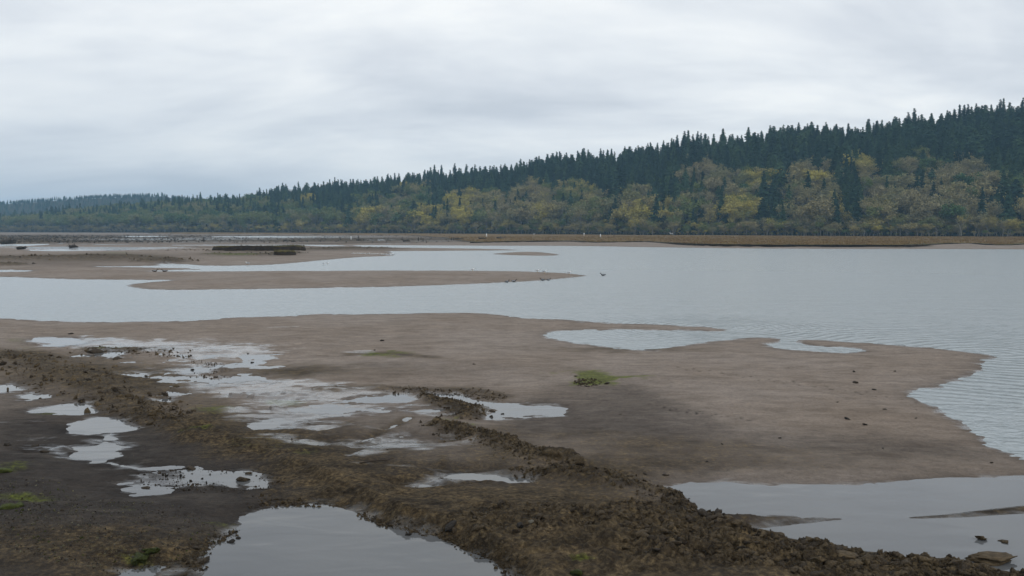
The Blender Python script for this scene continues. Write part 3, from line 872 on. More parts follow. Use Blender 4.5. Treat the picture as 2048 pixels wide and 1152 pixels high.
# ------------------------------------------------------------------ water sheets at the level of the tide
seam = [(-5200, 655), (0, 655), (600, 652), (900, 668), (1060, 690), (1150, 712), (1300, 722), (1500, 722), (1760, 735),
        (1790, 790), (1850, 850), (1960, 915), (2048, 934), (2300, 1005), (2900, 1060), (5200, 1100)]
SX, SY = unproj(np.array([p[0] for p in seam]), np.array([p[1] for p in seam]))
ring = [(x, y, 0.0) for x, y in zip(SX, SY)]
far_ring = ring + [(6390, 40, 0), (6390, 6490, 0), (-6390, 6490, 0), (-6390, 60, 0)]


def ngon(name, pts, mat):
    me = bpy.data.meshes.new(name)
    me.from_pydata([tuple(map(float, p)) for p in pts], [], [list(range(len(pts)))])
    me.materials.append(mat)
    me.update()
    return me


river = link('river', ngon('river', far_ring, M_RIVER), kind='structure')
near_ring = list(reversed(ring)) + [(-200, SY[0], 0), (-200, -240, 0), (300, -240, 0), (300, SY[-1], 0)]
near_ring = [p for p in near_ring]
pools = link('tidal_pools', ngon('tidal_pools', near_ring, M_POOL), kind='structure')

# ------------------------------------------------------------------ the wooded bluff
SKX = [-900, 0, 100, 200, 340, 400, 480, 545, 640, 760, 850, 950, 1000, 1050, 1130, 1250, 1340, 1420, 1500, 1570, 1640, 1700, 1760, 1850, 1920, 2000, 2048, 2300, 3200]
SKY = [436, 428, 420, 408, 394, 393, 390, 374, 367, 355, 346, 339, 338, 326, 313, 304, 288, 274, 272, 260, 248, 254, 248, 235, 222, 216, 211, 200, 190]
FTX = [-900, 0, 400, 700, 1000, 1300, 1700, 2048, 3200]
FTY = [1900, 1400, 1180, 1010, 850, 700, 600, 565, 520]
TREE_TOP = 26.5


def foot_d(px):
    return np.interp(px, FTX, FTY)


def ridge_d(px):
    return foot_d(px) + np.interp(px, [0, 1000, 2048], [260, 270, 300])


def ridge_h(px):
    return (HOR - np.interp(px, SKX, SKY)) * ridge_d(px) / FPX + CAM_H - TREE_TOP


def slope_z(px, t):
    """t 0 at the foot, 1 at the crest"""
    H = np.maximum(ridge_h(px), 4)
    Yd = foot_d(px) + t * (ridge_d(px) - foot_d(px))
    Xd = Yd * (px - 1024) / FPX
    s = np.where(t < 1, np.sin(np.clip(t, 0, 1) * math.pi / 2) ** 1.15, 1 - 0.12 * np.maximum(t - 1, 0) ** 1.5)
    z = 0.6 + H * s + fbm(Xd, Yd, 90, 3, 101) * 7 * np.clip(t * 2, 0, 1) * (1 - np.clip(t - .6, 0, .4) * 2)
    return Xd, Yd, z


def grid_mesh(name, pxs, ts, fn, mat):
    PX, T = np.meshgrid(pxs, ts)
    X, Y, Z = fn(PX.ravel(), T.ravel())
    n, m_ = T.shape
    idx = np.arange(n * m_).reshape(n, m_)
    F = np.stack([idx[:-1, :-1], idx[:-1, 1:], idx[1:, 1:], idx[1:, :-1]], -1).reshape(-1, 4)
    return link(name, new_mesh(name, np.stack([X, Y, Z], 1), F, [mat], True), kind='structure')


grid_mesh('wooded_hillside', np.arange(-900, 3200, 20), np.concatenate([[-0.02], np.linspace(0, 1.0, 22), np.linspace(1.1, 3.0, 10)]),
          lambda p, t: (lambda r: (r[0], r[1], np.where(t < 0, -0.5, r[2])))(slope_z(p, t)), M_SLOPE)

FSX = [-900, -300, 0, 100, 200, 330, 345, 420, 600, 1200]
FSY = [412, 408, 403, 396, 390, 386, 391, 400, 420, 440]


def far_z(px, t):
    Y = 2050 + t * 400
    X = Y * (px - 1024) / FPX
    H = (HOR - np.interp(px, FSX, FSY)) * 2450 / FPX + CAM_H - 10
    s = np.where(t < 1, np.sin(np.clip(t, 0, 1) * math.pi / 2), 1 - 0.1 * np.maximum(t - 1, 0))
    return X, Y, H * s


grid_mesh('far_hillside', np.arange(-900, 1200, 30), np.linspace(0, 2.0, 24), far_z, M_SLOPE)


# ------------------------------------------------------------------ trees
def leaf_cloud(cs, size, rng, n_per=1, stretch=(1, 1, 1)):
    """small bent leaf clumps (two triangles each) at the given centres"""
    cs = np.repeat(cs, n_per, 0)
    n = len(cs)
    a = rng.normal(size=(n, 3)); a /= np.linalg.norm(a, axis=1)[:, None]
    b = rng.normal(size=(n, 3)); b -= (a * b).sum(1)[:, None] * a
    b /= np.linalg.norm(b, axis=1)[:, None]
    s = size * rng.uniform(0.5, 1.4, (n, 1))
    st = np.array(stretch)
    c = np.cross(a, b) * s * 0.3
    V = np.stack([cs - a * s * st, cs + b * s * 0.6 * st + c, cs + a * s * st, cs - b * s * 0.6 * st + c], 1).reshape(-1, 3)
    i = np.arange(n) * 4
    F = np.vstack([np.stack([i, i + 1, i + 2], 1), np.stack([i, i + 2, i + 3], 1)])
    return V, F


def make_fir(seed, h=26.0, sparse=0.0):
    rng = np.random.default_rng(seed)
    rd = random.Random(seed)
    lean = rng.normal(0, 0.25, 2)
    trunk = tube([(0, 0, -1.5), (lean[0] * .3, lean[1] * .3, h * .4), (lean[0], lean[1], h * 0.97)], [0.42, 0.28, 0.05], 5)
    V, F = [], []
    z = h * rd.uniform(0.10, 0.22)
    base_r = h * [0.16, 0.24, 0.13, 0.20, 0.15, 0.27][seed % 6]
    shape_e = [0.8, 1.0, 0.6, 0.75, 1.1, 0.65][seed % 6]
    n = 0
    while z < h * 0.985:
        f = (h - z) / (h * 0.85)
        rad = base_r * (min(f, 1) ** shape_e) * rd.uniform(0.75, 1.2) + 0.12
        k = rd.randint(6, 9) if f > 0.15 else rd.randint(4, 5)
        a0 = rd.uniform(0, 6.28)
        for j in range(k):
            if rd.random() < sparse:
                continue
            a = a0 + 6.283 * j / k + rd.uniform(-.25, .25)
            r = rad * rd.uniform(0.6, 1.15)
            dz = -r * rd.uniform(0.10, 0.45)
            cx_, cy_ = lean[0] * z / h, lean[1] * z / h
            ca, sa = math.cos(a), math.sin(a)
            w = r * rd.uniform(0.22, 0.38) + 0.08
            zz_ = z + rd.uniform(-.3, .3)
            up = 0.12 * r + 0.12
            # a drooping spray: ridge line and two hanging edges
            p0 = (cx_, cy_, zz_ + up)
            p1 = (cx_ + ca * r * .55 - sa * w, cy_ + sa * r * .55 + ca * w, zz_ + dz * .5 - up)
            p2 = (cx_ + ca * r, cy_ + sa * r, zz_ + dz)
            p3 = (cx_ + ca * r * .55 + sa * w, cy_ + sa * r * .55 - ca * w, zz_ + dz * .5 - up)
            p4 = (cx_ + ca * r * .6, cy_ + sa * r * .6, zz_ + dz * .35 + up * .6)
            V += [p0, p1, p2, p3, p4]
            F += [(n, n + 1, n + 4), (n + 1, n + 2, n + 4), (n + 2, n + 3, n + 4), (n + 3, n, n + 4)]
            n += 5
        z += h * rd.uniform(0.020, 0.034)
    V.append((lean[0], lean[1], h)); V.append((lean[0] + .12, lean[1], h - 1.4)); V.append((lean[0] - .08, lean[1] + .1, h - 1.4)); V.append((lean[0] - .04, lean[1] - .12, h - 1.4))
    F += [(n, n + 1, n + 2), (n, n + 2, n + 3), (n, n + 3, n + 1)]
    V = np.array(V); F = np.array(F)
    # ragged fill along the boughs
    m = len(V) - 4
    ends = V[:m].reshape(-1, 5, 3)
    t = rng.uniform(0.2, 1.0, (len(ends), 3))
    cs = (ends[:, None, 0] * (1 - t[..., None]) + ends[:, None, 2] * t[..., None]).reshape(-1, 3) + rng.normal(0, 0.18, (len(ends) * 3, 3))
    V, F = tri_merge([(V, F), leaf_cloud(cs, 0.55, rng, 1, (1, 1, .7))])
    return trunk, (V, F)


def make_broad(seed, h=17.0, spread=0.42, nleaf=1200, bare=0.3, low=0.3, lsize=0.42):
    rng = np.random.default_rng(seed)
    rd = random.Random(seed)
    limbs = []
    tips = []

    def grow(p, d, L, r, lev):
        n = 3
        pts = [p]; rad = [r]
        q = Vector(p); dd = Vector(d)
        for i in range(n):
            dd = (dd + Vector((rd.gauss(0, .13), rd.gauss(0, .13), rd.gauss(0.05, .07)))).normalized()
            q = q + dd * L / n
            pts.append(tuple(q)); rad.append(r * (1 - 0.55 * (i + 1) / n))
        limbs.append(tube(pts, rad, 5 if lev == 0 else (4 if lev == 1 else 3)))
        if lev >= 3:
            tips.append(pts[-1]); tips.append(pts[-2])
            return
        if lev == 2:
            tips.append(pts[-1])
        k = (5 if lev == 0 else 4) if lev < 2 else 3
        for i in range(k):
            f = rd.uniform(0.35, 1.0) if lev else rd.uniform(low / 0.6, 1.0)
            f = min(f, 1.0)
            j = min(int(f * n), n - 1)
            a = Vector(pts[j]).lerp(Vector(pts[j + 1]), f * n - j)
            az = rd.uniform(0, 6.283)
            side = Vector((math.cos(az), math.sin(az), 0))
            nd = (dd * rd.uniform(0.5, 1.0) + side * rd.uniform(0.5, 1.1) * spread / 0.42 + Vector((0, 0, 0.25))).normalized()
            grow(tuple(a), tuple(nd), L * rd.uniform(0.5, 0.75), r * 0.5 * (1 - 0.4 * f), lev + 1)

    grow((0, 0, -1.0), (rd.gauss(0, .05), rd.gauss(0, .05), 1), h * 0.55, h * 0.019, 0)
    V, F = tri_merge(limbs)
    # fit height
    s = h / V[:, 2].max()
    V = V * np.array([s, s, s])
    tp = np.array(tips) * s
    reps = max(1, nleaf // max(len(tp), 1))
    keep = rng.random(len(tp)) > bare * 0.5
    tp = tp[keep] if keep.any() else tp
    cs = np.repeat(tp, reps, 0) + rng.normal(0, h * 0.045, (len(tp) * reps, 3)) * np.array([1, 1, .8])
    cs = cs[cs[:, 2] > 0.3]
    return (V, F), leaf_cloud(cs, lsize, rng)


def to_mesh(name, vf, mat):
    return new_mesh(name, vf[0], vf[1], [mat])


FIRS = []
for i in range(6):
    tr, cr = make_fir(100 + i, 26.0, [0.0, .08, .15, 0.05, .25, .1][i])
    FIRS.append((to_mesh('fir_trunk', tr, M_BARKD), to_mesh('fir_crown', cr, M_FIR), 26.0))
BROADS = []
for i, (h, sp, nl, bare, low, ls) in enumerate([(17, .42, 1500, .1, .2, .42), (19, .36, 1700, .2, .25, .40), (16, .55, 1700, .1, .15, .42), (20, .40, 1000, .7, .35, .34),
                                                (15, .50, 1300, .5, .2, .36), (21, .34, 1500, .3, .3, .40), (14, .30, 1500, .0, .1, .42)]):
    tr, cr = make_broad(200 + i, h, sp, nl, bare, low, ls)
    BROADS.append((to_mesh('broad_trunk', tr, M_BARK), to_mesh('broad_crown', cr, M_LEAF), float(h)))

# where the trees stand
DECX = [-400, 0, 150, 300, 400, 500, 600, 800, 1000, 1200, 1300, 1400, 1500, 1600, 1650, 1700, 1760, 1850, 1960, 2048, 2600]
DECY = [425, 422, 404, 394, 392, 400, 402, 382, 366, 366, 344, 322, 338, 314, 312, 308, 318, 294, 308, 332, 322]
DARKCL = [(1545, 20, 345, 480), (1690, 26, 290, 420), (1330, 22, 330, 420), (1975, 16, 375, 480), (1230, 14, 340, 470), (1395, 10, 360, 440), (880, 16, 380, 470),
          (700, 12, 400, 470), (1700, 34, 430, 480), (560, 14, 400, 450), (2010, 30, 330, 400), (1825, 22, 330, 365), (1440, 12, 360, 420)]
YEL = [(1681, 428, 22, 48), (1455, 425, 30, 30), (1715, 322, 22, 20), (925, 400, 26, 28), (735, 450, 14, 26), (1285, 430, 26, 30), (1080, 440, 12, 30), (860, 440, 22, 26),
       (1900, 305, 60, 14), (1600, 355, 60, 14), (1510, 400, 22, 50), (640, 395, 40, 20), (930, 440, 20, 24)]
GREY = [(1760, 400, 140, 60), (1900, 340, 90, 50), (1420, 360, 60, 36), (1600, 400, 70, 60), (1900, 430, 150, 40), (1050, 400, 60, 40), (1620, 330, 60, 20)]

cands = []
cells = {}
tries = 0
rs = np.random.default_rng(55)
def accept(X, Y, gap):
    g = 5.0
    ix, iy = int(X // g), int(Y // g)
    k = int(gap // g) + 1
    for i in range(ix - k, ix + k + 1):
        for j in range(iy - k, iy + k + 1):
            for (x, y) in cells.get((i, j), ()):
                if (x - X) ** 2 + (y - Y) ** 2 < gap * gap:
                    return False
    cells.setdefault((ix, iy), []).append((X, Y))
    return True


P_ = rs.uniform(-420, 2480, 16000); T_ = rs.uniform(0, 1.22, 16000) ** 0.9
SXa, SYa, SZa = slope_z(P_, T_)
for p, t, X, Y, Z in zip(P_.tolist(), T_.tolist(), SXa.tolist(), SYa.tolist(), SZa.tolist()):
    if t > 1.0 and rs.random() > 0.6:
        continue
    if not accept(X, Y, 5.2 if Y > 900 else 6.0):
        continue
    big = rs.random()
    hd = 15 + 7 * rs.random() + (3 if t < 0.15 else 0)
    _, ty = proj(X, Y, Z + hd)
    lim = np.interp(p, DECX, DECY) + 9 * math.sin(p * 0.021) + 7 * math.sin(p * 0.057 + 1) + rs.normal(0, 5)
    dec = ty > lim
    if dec:
        for (cx_, hw, y0, y1) in DARKCL:
            if abs(p - cx_) < hw and y0 - 5 < ty < y1 and rs.random() < 0.8:
                dec = False
        if dec and rs.random() < (0.14 if p > 700 else 0.30) and t > 0.08:
            dec = False
    if dec:
        tint = float(np.clip(rs.choice([0.12, 0.26, 0.40, 0.52, 0.66]) + rs.normal(0, 0.07) + 0.10 * math.sin(X * 0.03 + Y * .05), 0.02, 0.80))
        for (gx, gy, rx, ry) in GREY:
            e = ((p - gx) / rx) ** 2 + ((ty + 10 - gy) / ry) ** 2
            if e < 1 and rs.random() < 0.75:
                tint = float(rs.uniform(0.40, 0.58))
        if p < 700:
            tint *= 0.60  # leaves on the left coloured less yellow, imitating bluer haze over them
        for (gx, gy, rx, ry) in YEL:
            e = ((p - gx) / rx) ** 2 + ((ty + 15 - gy) / ry) ** 2
            if e < 1 and rs.random() < 0.8:
                tint = float(rs.uniform(0.72, 0.93))
        v = int(rs.integers(0, 7))
        s = hd / BROADS[v][2]
        cands.append(['b', X, Y, Z, s, v, tint, p, ty, t])
    else:
        hf = 17 + 13 * rs.random() + (3 if rs.random() < .12 else 0)
        if t > 0.85:
            hf = 13 + 12 * rs.random() ** 1.2 + (7 if rs.random() < .12 else 0) + 4 * math.sin(p * .045) * math.sin(p * .017)
        v = int(rs.integers(0, 6))
        _, ty = proj(X, Y, Z + hf)
        cands.append(['f', X, Y, Z, hf / 26.0, v, float(rs.random()), p, float(ty), t])

# how much of each tree shows, nearest first
cands.sort(key=lambda c: c[2])
cols = np.full(800, 480.0)
for c in cands:
    kind, X, Y, Z, s, v, tint, p, ty, t = c
    hh = s * (26 if kind == 'f' else BROADS[v][2])
    wpx = FPX * hh * (0.13 if kind == 'f' else 0.3) / Y
    a, b_ = int((p - wpx + 500) / 4), int((p + wpx + 500) / 4) + 1
    a, b_ = max(a, 0), min(b_, 799)
    vis = float(np.clip(cols[a:b_] - ty, 0, FPX * hh / Y).sum() * 4) if b_ > a else 0
    if not (-10 < p < 2058):
        vis = 0
    c.append(vis)
    cols[a:b_] = np.minimum(cols[a:b_], ty + (FPX * hh / Y) * 0.25)


def side_word(p):
    for lim, w in ((150, 'at the far left'), (340, 'below the distant hill'), (440, 'left of the peat blocks'), (620, 'behind the peat blocks'), (780, 'right of the peat blocks'),
                   (950, 'left of the thick white post'), (1060, 'right of the thick white post'), (1220, 'behind the white post pair'), (1340, 'right of the post pair'),
                   (1425, 'left of the big yellow tree'), (1500, 'by the big yellow tree'), (1640, 'between the two yellow trees'), (1730, 'by the pointed yellow tree'),
                   (1850, 'right of the pointed yellow tree'), (1960, 'past the pointed yellow tree'), (9999, 'at the right edge')):
        if p < lim:
            return w


def lab_broad(c):
    p, ty, tint, t, v = c[7], c[8], c[6], c[9], c[5]
    col = 'bright yellow' if tint > 0.78 else ('yellowish olive' if tint > 0.6 else ('grey brown' if tint > 0.44 else ('olive green' if tint > 0.25 else 'dull green')))
    shp = ['round', 'tall', 'spreading', 'nearly bare', 'thin crowned', 'upright', 'narrow'][v]
    pos = 'at the wood edge' if t < 0.12 else ('low on the slope' if t < 0.3 else ('halfway up' if t < 0.55 else 'just under the firs'))
    return '%s %s tree %s, %s' % (shp, col, pos, side_word(p))


def lab_fir(c):
    p, t = c[7], c[9]
    pos = 'on the skyline' if t > 0.85 else ('just below the ridge' if t > 0.65 else ('halfway up the slope' if t > 0.35 else 'low among broadleaf trees'))
    tall = 'tallest' if c[4] > 1.13 else ('tall' if c[4] > 1.0 else ('middling' if c[4] > 0.85 else ('short' if c[4] > .75 else 'stunted')))
    shp = ['dense', 'pointed', 'ragged', 'full', 'thin', 'uneven'][c[5]]
    return '%s %s dark fir %s, %s' % (tall, shp, pos, side_word(p))


fir_c = sorted([c for c in cands if c[0] == 'f'], key=lambda c: -c[10])
bro_c = sorted([c for c in cands if c[0] == 'b'], key=lambda c: -c[10])
src_f, src_b = {}, {}


def place_tree(c, name, cat, label, group, lib, src):
    kind, X, Y, Z, s, v, tint = c[:7]
    rot = random.uniform(0, 6.283)
    sx = s * (random.uniform(1.05, 1.5) if kind == 'f' else random.uniform(0.9, 1.2))
    root = link(name, None, None, (X, Y, Z), (0, 0, rot), (sx, sx, s * random.uniform(0.95, 1.05)), label=label, category=cat, group=group)
    root.empty_display_size = 0.5
    a = link('trunk', lib[v][0], root)
    b = link('crown', lib[v][1], root, tint=tint)
    a['tint'] = tint
    src.setdefault(v, (a, b))
    return root


for c in fir_c[:300]:
    place_tree(c, 'fir_tree', 'fir tree', lab_fir(c), 'firs on the bluff', FIRS, src_f)
for c in bro_c[:300]:
    place_tree(c, 'broadleaf_tree', 'tree', lab_broad(c), 'broadleaf trees on the bluff', BROADS, src_b)


def scatter_stuff(name, pts, rot, scl, var, tint, sources, **props):
    """one object of instances; sources: list of lists of real objects standing in the scene"""
    me = bpy.data.meshes.new(name)
    n = len(pts)
    me.vertices.add(n)
    me.vertices.foreach_set('co', np.asarray(pts, np.float32).ravel())
    for nm, typ, arr, key in (('rot', 'FLOAT_VECTOR', rot, 'vector'), ('scl', 'FLOAT_VECTOR', scl, 'vector'), ('var', 'INT', var, 'value'), ('tint', 'FLOAT', tint, 'value')):
        a = me.attributes.new(nm, typ, 'POINT')
        a.data.foreach_set(key, np.asarray(arr, np.int32 if typ == 'INT' else np.float32).ravel())
    o = link(name, me, kind='stuff', **props)
    ng = bpy.data.node_groups.new(name, 'GeometryNodeTree')
    ng.interface.new_socket('Geometry', in_out='INPUT', socket_type='NodeSocketGeometry')
    ng.interface.new_socket('Geometry', in_out='OUTPUT', socket_type='NodeSocketGeometry')
    gi = ng.nodes.new('NodeGroupInput'); go = ng.nodes.new('NodeGroupOutput')
    join = ng.nodes.new('GeometryNodeJoinGeometry')
    L = ng.links.new

    def attr(nm, dt):
        a = ng.nodes.new('GeometryNodeInputNamedAttribute')
        a.data_type = dt
        a.inputs['Name'].default_value = nm
        return [s for s in a.outputs if s.enabled and s.name == 'Attribute'][0]
    ra, sa, va = attr('rot', 'FLOAT_VECTOR'), attr('scl', 'FLOAT_VECTOR'), attr('var', 'INT')
    for k, srcs in enumerate(sources):
        cmp_ = ng.nodes.new('FunctionNodeCompare')
        cmp_.data_type = 'INT'; cmp_.operation = 'EQUAL'
        ins = [s for s in cmp_.inputs if s.enabled]
        L(va, ins[0]); ins[1].default_value = k
        for ob in srcs:
            oi = ng.nodes.new('GeometryNodeObjectInfo')
            oi.transform_space = 'ORIGINAL'
            oi.inputs['Object'].default_value = ob
            ip = ng.nodes.new('GeometryNodeInstanceOnPoints')
            L(gi.outputs[0], ip.inputs['Points'])
            L([s for s in cmp_.outputs if s.enabled][0], ip.inputs['Selection'])
            L(oi.outputs['Geometry'], ip.inputs['Instance'])
            L(ra, ip.inputs['Rotation']); L(sa, ip.inputs['Scale'])
            L(ip.outputs[0], join.inputs[0])
    L(join.outputs[0], go.inputs[0])
    md = o.modifiers.new('scatter', 'NODES')
    md.node_group = ng
    return o


def tree_stuff(name, lst, src, lib, label, cat):
    n = len(lst)
    keys = sorted(src)
    remap = {v: i for i, v in enumerate(keys)}
    pts = [(c[1], c[2], c[3]) for c in lst]
    rot = np.zeros((n, 3)); rot[:, 2] = RNG.uniform(0, 6.28, n)
    s = np.array([c[4] for c in lst]); w_ = s * RNG.uniform(1.0, 1.45, n)
    scl = np.stack([w_, w_, s], 1)
    var = [remap.get(c[5], 0) for c in lst]
    return scatter_stuff(name, pts, rot, scl, var, [c[6] for c in lst], [[src[k][1], src[k][0]] for k in keys], label=label, category=cat)


tree_stuff('fir_wood', fir_c[300:], src_f, FIRS, 'dark mass of firs covering the rest of the bluff', 'forest')
tree_stuff('broadleaf_wood', bro_c[300:], src_b, BROADS, 'olive and brown broadleaf woodland filling the rest of the bluff', 'forest')

# far hill wood
fp_, ft_ = rs.uniform(-500, 640, 2600), rs.uniform(0, 1.1, 2600)
FXa, FYa, FZa = far_z(fp_, ft_)
far_l = [['f', float(x), float(y), float(z), rs.uniform(0.34, 0.5), int(rs.integers(0, 6)), rs.random()] for x, y, z in zip(FXa, FYa, FZa)]
tree_stuff('distant_fir_wood', far_l, src_f, FIRS, 'blue hazy fir wood on the distant hill at far left', 'forest')

# scrub along the foot of the bluff
sc_l = []
P_ = rs.uniform(-300, 2400, 2600)
SXa, SYa, SZa = slope_z(P_, rs.uniform(0, 0.22, 2600))
for p, X, Y, Z in zip(P_.tolist(), SXa.tolist(), SYa.tolist(), SZa.tolist()):
    Y -= rs.uniform(0, 14); X *= 1
    tint = float(np.clip(rs.normal(0.45, 0.22), 0, .85)) if p > 260 else float(rs.uniform(.4, .6))
    sc_l.append(['b', X, Y, max(Z, 0.5), rs.uniform(0.18, 0.48), int(rs.choice([0, 2, 4, 6])), tint])
P_ = rs.uniform(-300, 2400, 1500)
FY_ = foot_d(P_) - rs.uniform(-16, 14, 1500)
for p, Y in zip(P_.tolist(), FY_.tolist()):
    tint = float(np.clip(rs.normal(0.48, 0.20), 0, .85)) if p > 260 else float(rs.uniform(.4, .6))
    sc_l.append(['b', Y * (p - 1024) / FPX, Y, 0.9, 0.12 + 0.62 * rs.random() ** 1.8, int(rs.integers(0, 7)), tint])
tree_stuff('undergrowth', sc_l, src_b, BROADS, 'tangled low scrub along the foot of the wooded bluff', 'scrub')

# ------------------------------------------------------------------ the cut bank of the marsh
mb_ = chaikin([(940, 487), (1000, 485.5), (1050, 484), (1130, 484), (1170, 486.5), (1240, 486.5), (1290, 485), (1345, 489.5), (1375, 493), (1500, 495.3),
    (1700, 496.3), (1846, 496), (1860, 491), (1920, 489), (1960, 489.5), (1990, 493.5), (2030, 492), (2060, 489), (2300, 491), (2700, 491)], 2, False)
bx_, by_ = unproj(mb_[:, 0], mb_[:, 1])
cum = np.concatenate([[0], np.cumsum(np.hypot(np.diff(bx_), np.diff(by_)))])
q_ = np.arange(0, cum[-1], 0.6)
bx_, by_ = np.interp(q_, cum, bx_), np.interp(q_, cum, by_)
by_ = by_ - fbm(bx_, by_ * 0.3, 14, 3, 91) * 2.2 - 0.3
jag = fbm(q_, q_ * 0, 3.0, 4, 19, 0.6)
by_ += jag * 0.9
mpx = proj(bx_, by_, 0)[0]
bh_ = np.interp(mpx, [940, 1150, 1330, 1372, 1846, 1862, 2300], [.55, .6, .65, .95, 1.0, .62, .62]) * 1.02 + fbm(q_, q_ * 0 + 4, 2.0, 4, 29, .6) * .16
rows_ = [(0.0, -0.15, -.3), (0.25, -0.12, -.05), (0.5, 0.05, 0.0), (0.85, -0.10, 0.0), (1.0, -0.22, 0.0), (1.0, 3.4, 0.04)]
VB = []
for f_, off, dz_ in rows_:
    VB.append(np.stack([bx_, by_ + off + fbm(q_ + f_ * 7, q_ * 0 + f_ * 5, 1.2, 3, 39) * .25, bh_ * f_ + dz_], 1))
nb_ = len(q_)
FB = []
for r_ in range(len(rows_) - 1):
    i_ = np.arange(nb_ - 1) + r_ * nb_
    FB.append(np.stack([i_, i_ + 1, i_ + 1 + nb_, i_ + nb_], 1))
me_ = new_mesh('marsh_bank', np.vstack(VB), np.vstack(FB), [M_PEAT, M_TURF], True)
pi_ = np.zeros(len(me_.polygons), np.int32); pi_[-(nb_ - 1):] = 1
me_.polygons.foreach_set('material_index', pi_)
link('marsh_bank', me_, kind='structure')

# ------------------------------------------------------------------ marsh grass
n = 26000
gx = RNG.uniform(900, 2300, n); gy = 473 + (498 - 473) * RNG.random(n) ** 1.3
X, Y = unproj(gx, gy, 0.9)
res = ground(X, Y)
m = res[5] > 0.7
X, Y, Z = X[m], Y[m], res[0][m]
n = len(X)
k = 4
bx = np.repeat(X, k) + RNG.normal(0, .35, n * k); by = np.repeat(Y, k) + RNG.normal(0, .5, n * k); bz = np.repeat(Z, k)
hh = RNG.uniform(0.18, 0.48, n * k); w = RNG.uniform(0.06, 0.16, n * k); an = RNG.uniform(0, 6.28, n * k)
V = np.stack([np.stack([bx - np.cos(an) * w, by - np.sin(an) * w, bz - .05], 1), np.stack([bx + np.cos(an) * w, by + np.sin(an) * w, bz - .05], 1),
              np.stack([bx + RNG.normal(0, .15, n * k), by + RNG.normal(0, .1, n * k), bz + hh], 1)], 1).reshape(-1, 3)
F = np.arange(len(V)).reshape(-1, 3)
mg, nt, b = new_mat('marsh_grass_blades')
nn_ = noise(nt, mapping(nt, geo_pos(nt), (0.3, 0.12, 1)), 0.6, 5, 0.7)
nt.links.new(ramp(nt, nn_, [(0.3, (0.10, 0.058, 0.020)), (0.5, (0.175, 0.108, 0.036)), (0.7, (0.23, 0.195, 0.075))]), b.inputs['Base Color'])
b.inputs['Roughness'].default_value = 0.9
link('marsh_grass', new_mesh('marsh_grass', V, F, [mg]), kind='stuff', label='rusty brown marsh grass covering the low platform beyond the river', category='grass')


# ------------------------------------------------------------------ rocks and clods
def ico(sub=2):
    import bmesh
    bm = bmesh.new()
    bmesh.ops.create_icosphere(bm, subdivisions=sub, radius=1.0)
    V = np.array([tuple(v.co) for v in bm.verts]); F = np.array([[v.index for v in f.verts] for f in bm.faces])
    bm.free()
    return V, F


IV, IF = ico(2)
IV3, IF3 = ico(3)


def rock_mesh(seed, flat=0.6, rough=0.45, fine=False):
    V = (IV3 if fine else IV).copy(); F_ = IF3 if fine else IF
    f = (fbm(V[:, 0] * 1.3 + seed * 7, V[:, 1] * 1.3 + V[:, 2] * 2.1, 1.1, 4, seed, 0.6) +
         fbm(V[:, 2] * 1.5 + seed * 3, V[:, 0] * 1.1 - V[:, 1] * 1.7, 0.9, 4, seed + 50, 0.6))
    V = V * (1 + rough * f[:, None])
    # knock off flat facets so it reads as broken stone
    rd = np.random.default_rng(seed)
    for _ in range(5):
        nrm = rd.normal(size=3); nrm /= np.linalg.norm(nrm)
        d = V @ nrm
        lim = rd.uniform(0.55, 0.8)
        V = V - np.maximum(d - lim, 0)[:, None] * nrm * 0.85
    V[:, 2] *= flat
    V[:, 0] *= rd.uniform(0.9, 1.4)
    return new_mesh('rock', V, F_, [M_CLOD], smooth=False)


ROCKS = [rock_mesh(i, fl, ro) for i, (fl, ro) in enumerate([(.6, .8), (.5, .9), (.75, .75), (.45, 1.0), (.65, .9), (.55, .6)])]


def place_rock(name, cat, px, py, wpx, label, group=None, tint=0.3, v=None, sink=0.42, sz=(1, 1, 1), mesh=None, flt=False):
    X, Y, Z = [float(q[0]) for q in on_ground(px, py)]
    s = wpx / 2 * Y / FPX
    v = random.randrange(6) if v is None else v
    o = link(name, mesh or ROCKS[v], None, (X, Y, Z + s * (0.5 - sink) * sz[2]), (random.uniform(-.3, .3), random.uniform(-.3, .3), random.uniform(0, 6.28)) if not flt else (0, 0, 0),
             (s * sz[0], s * sz[1], s * sz[2]), label=label, category=cat, tint=tint)
    if group:
        o['group'] = group
    return o


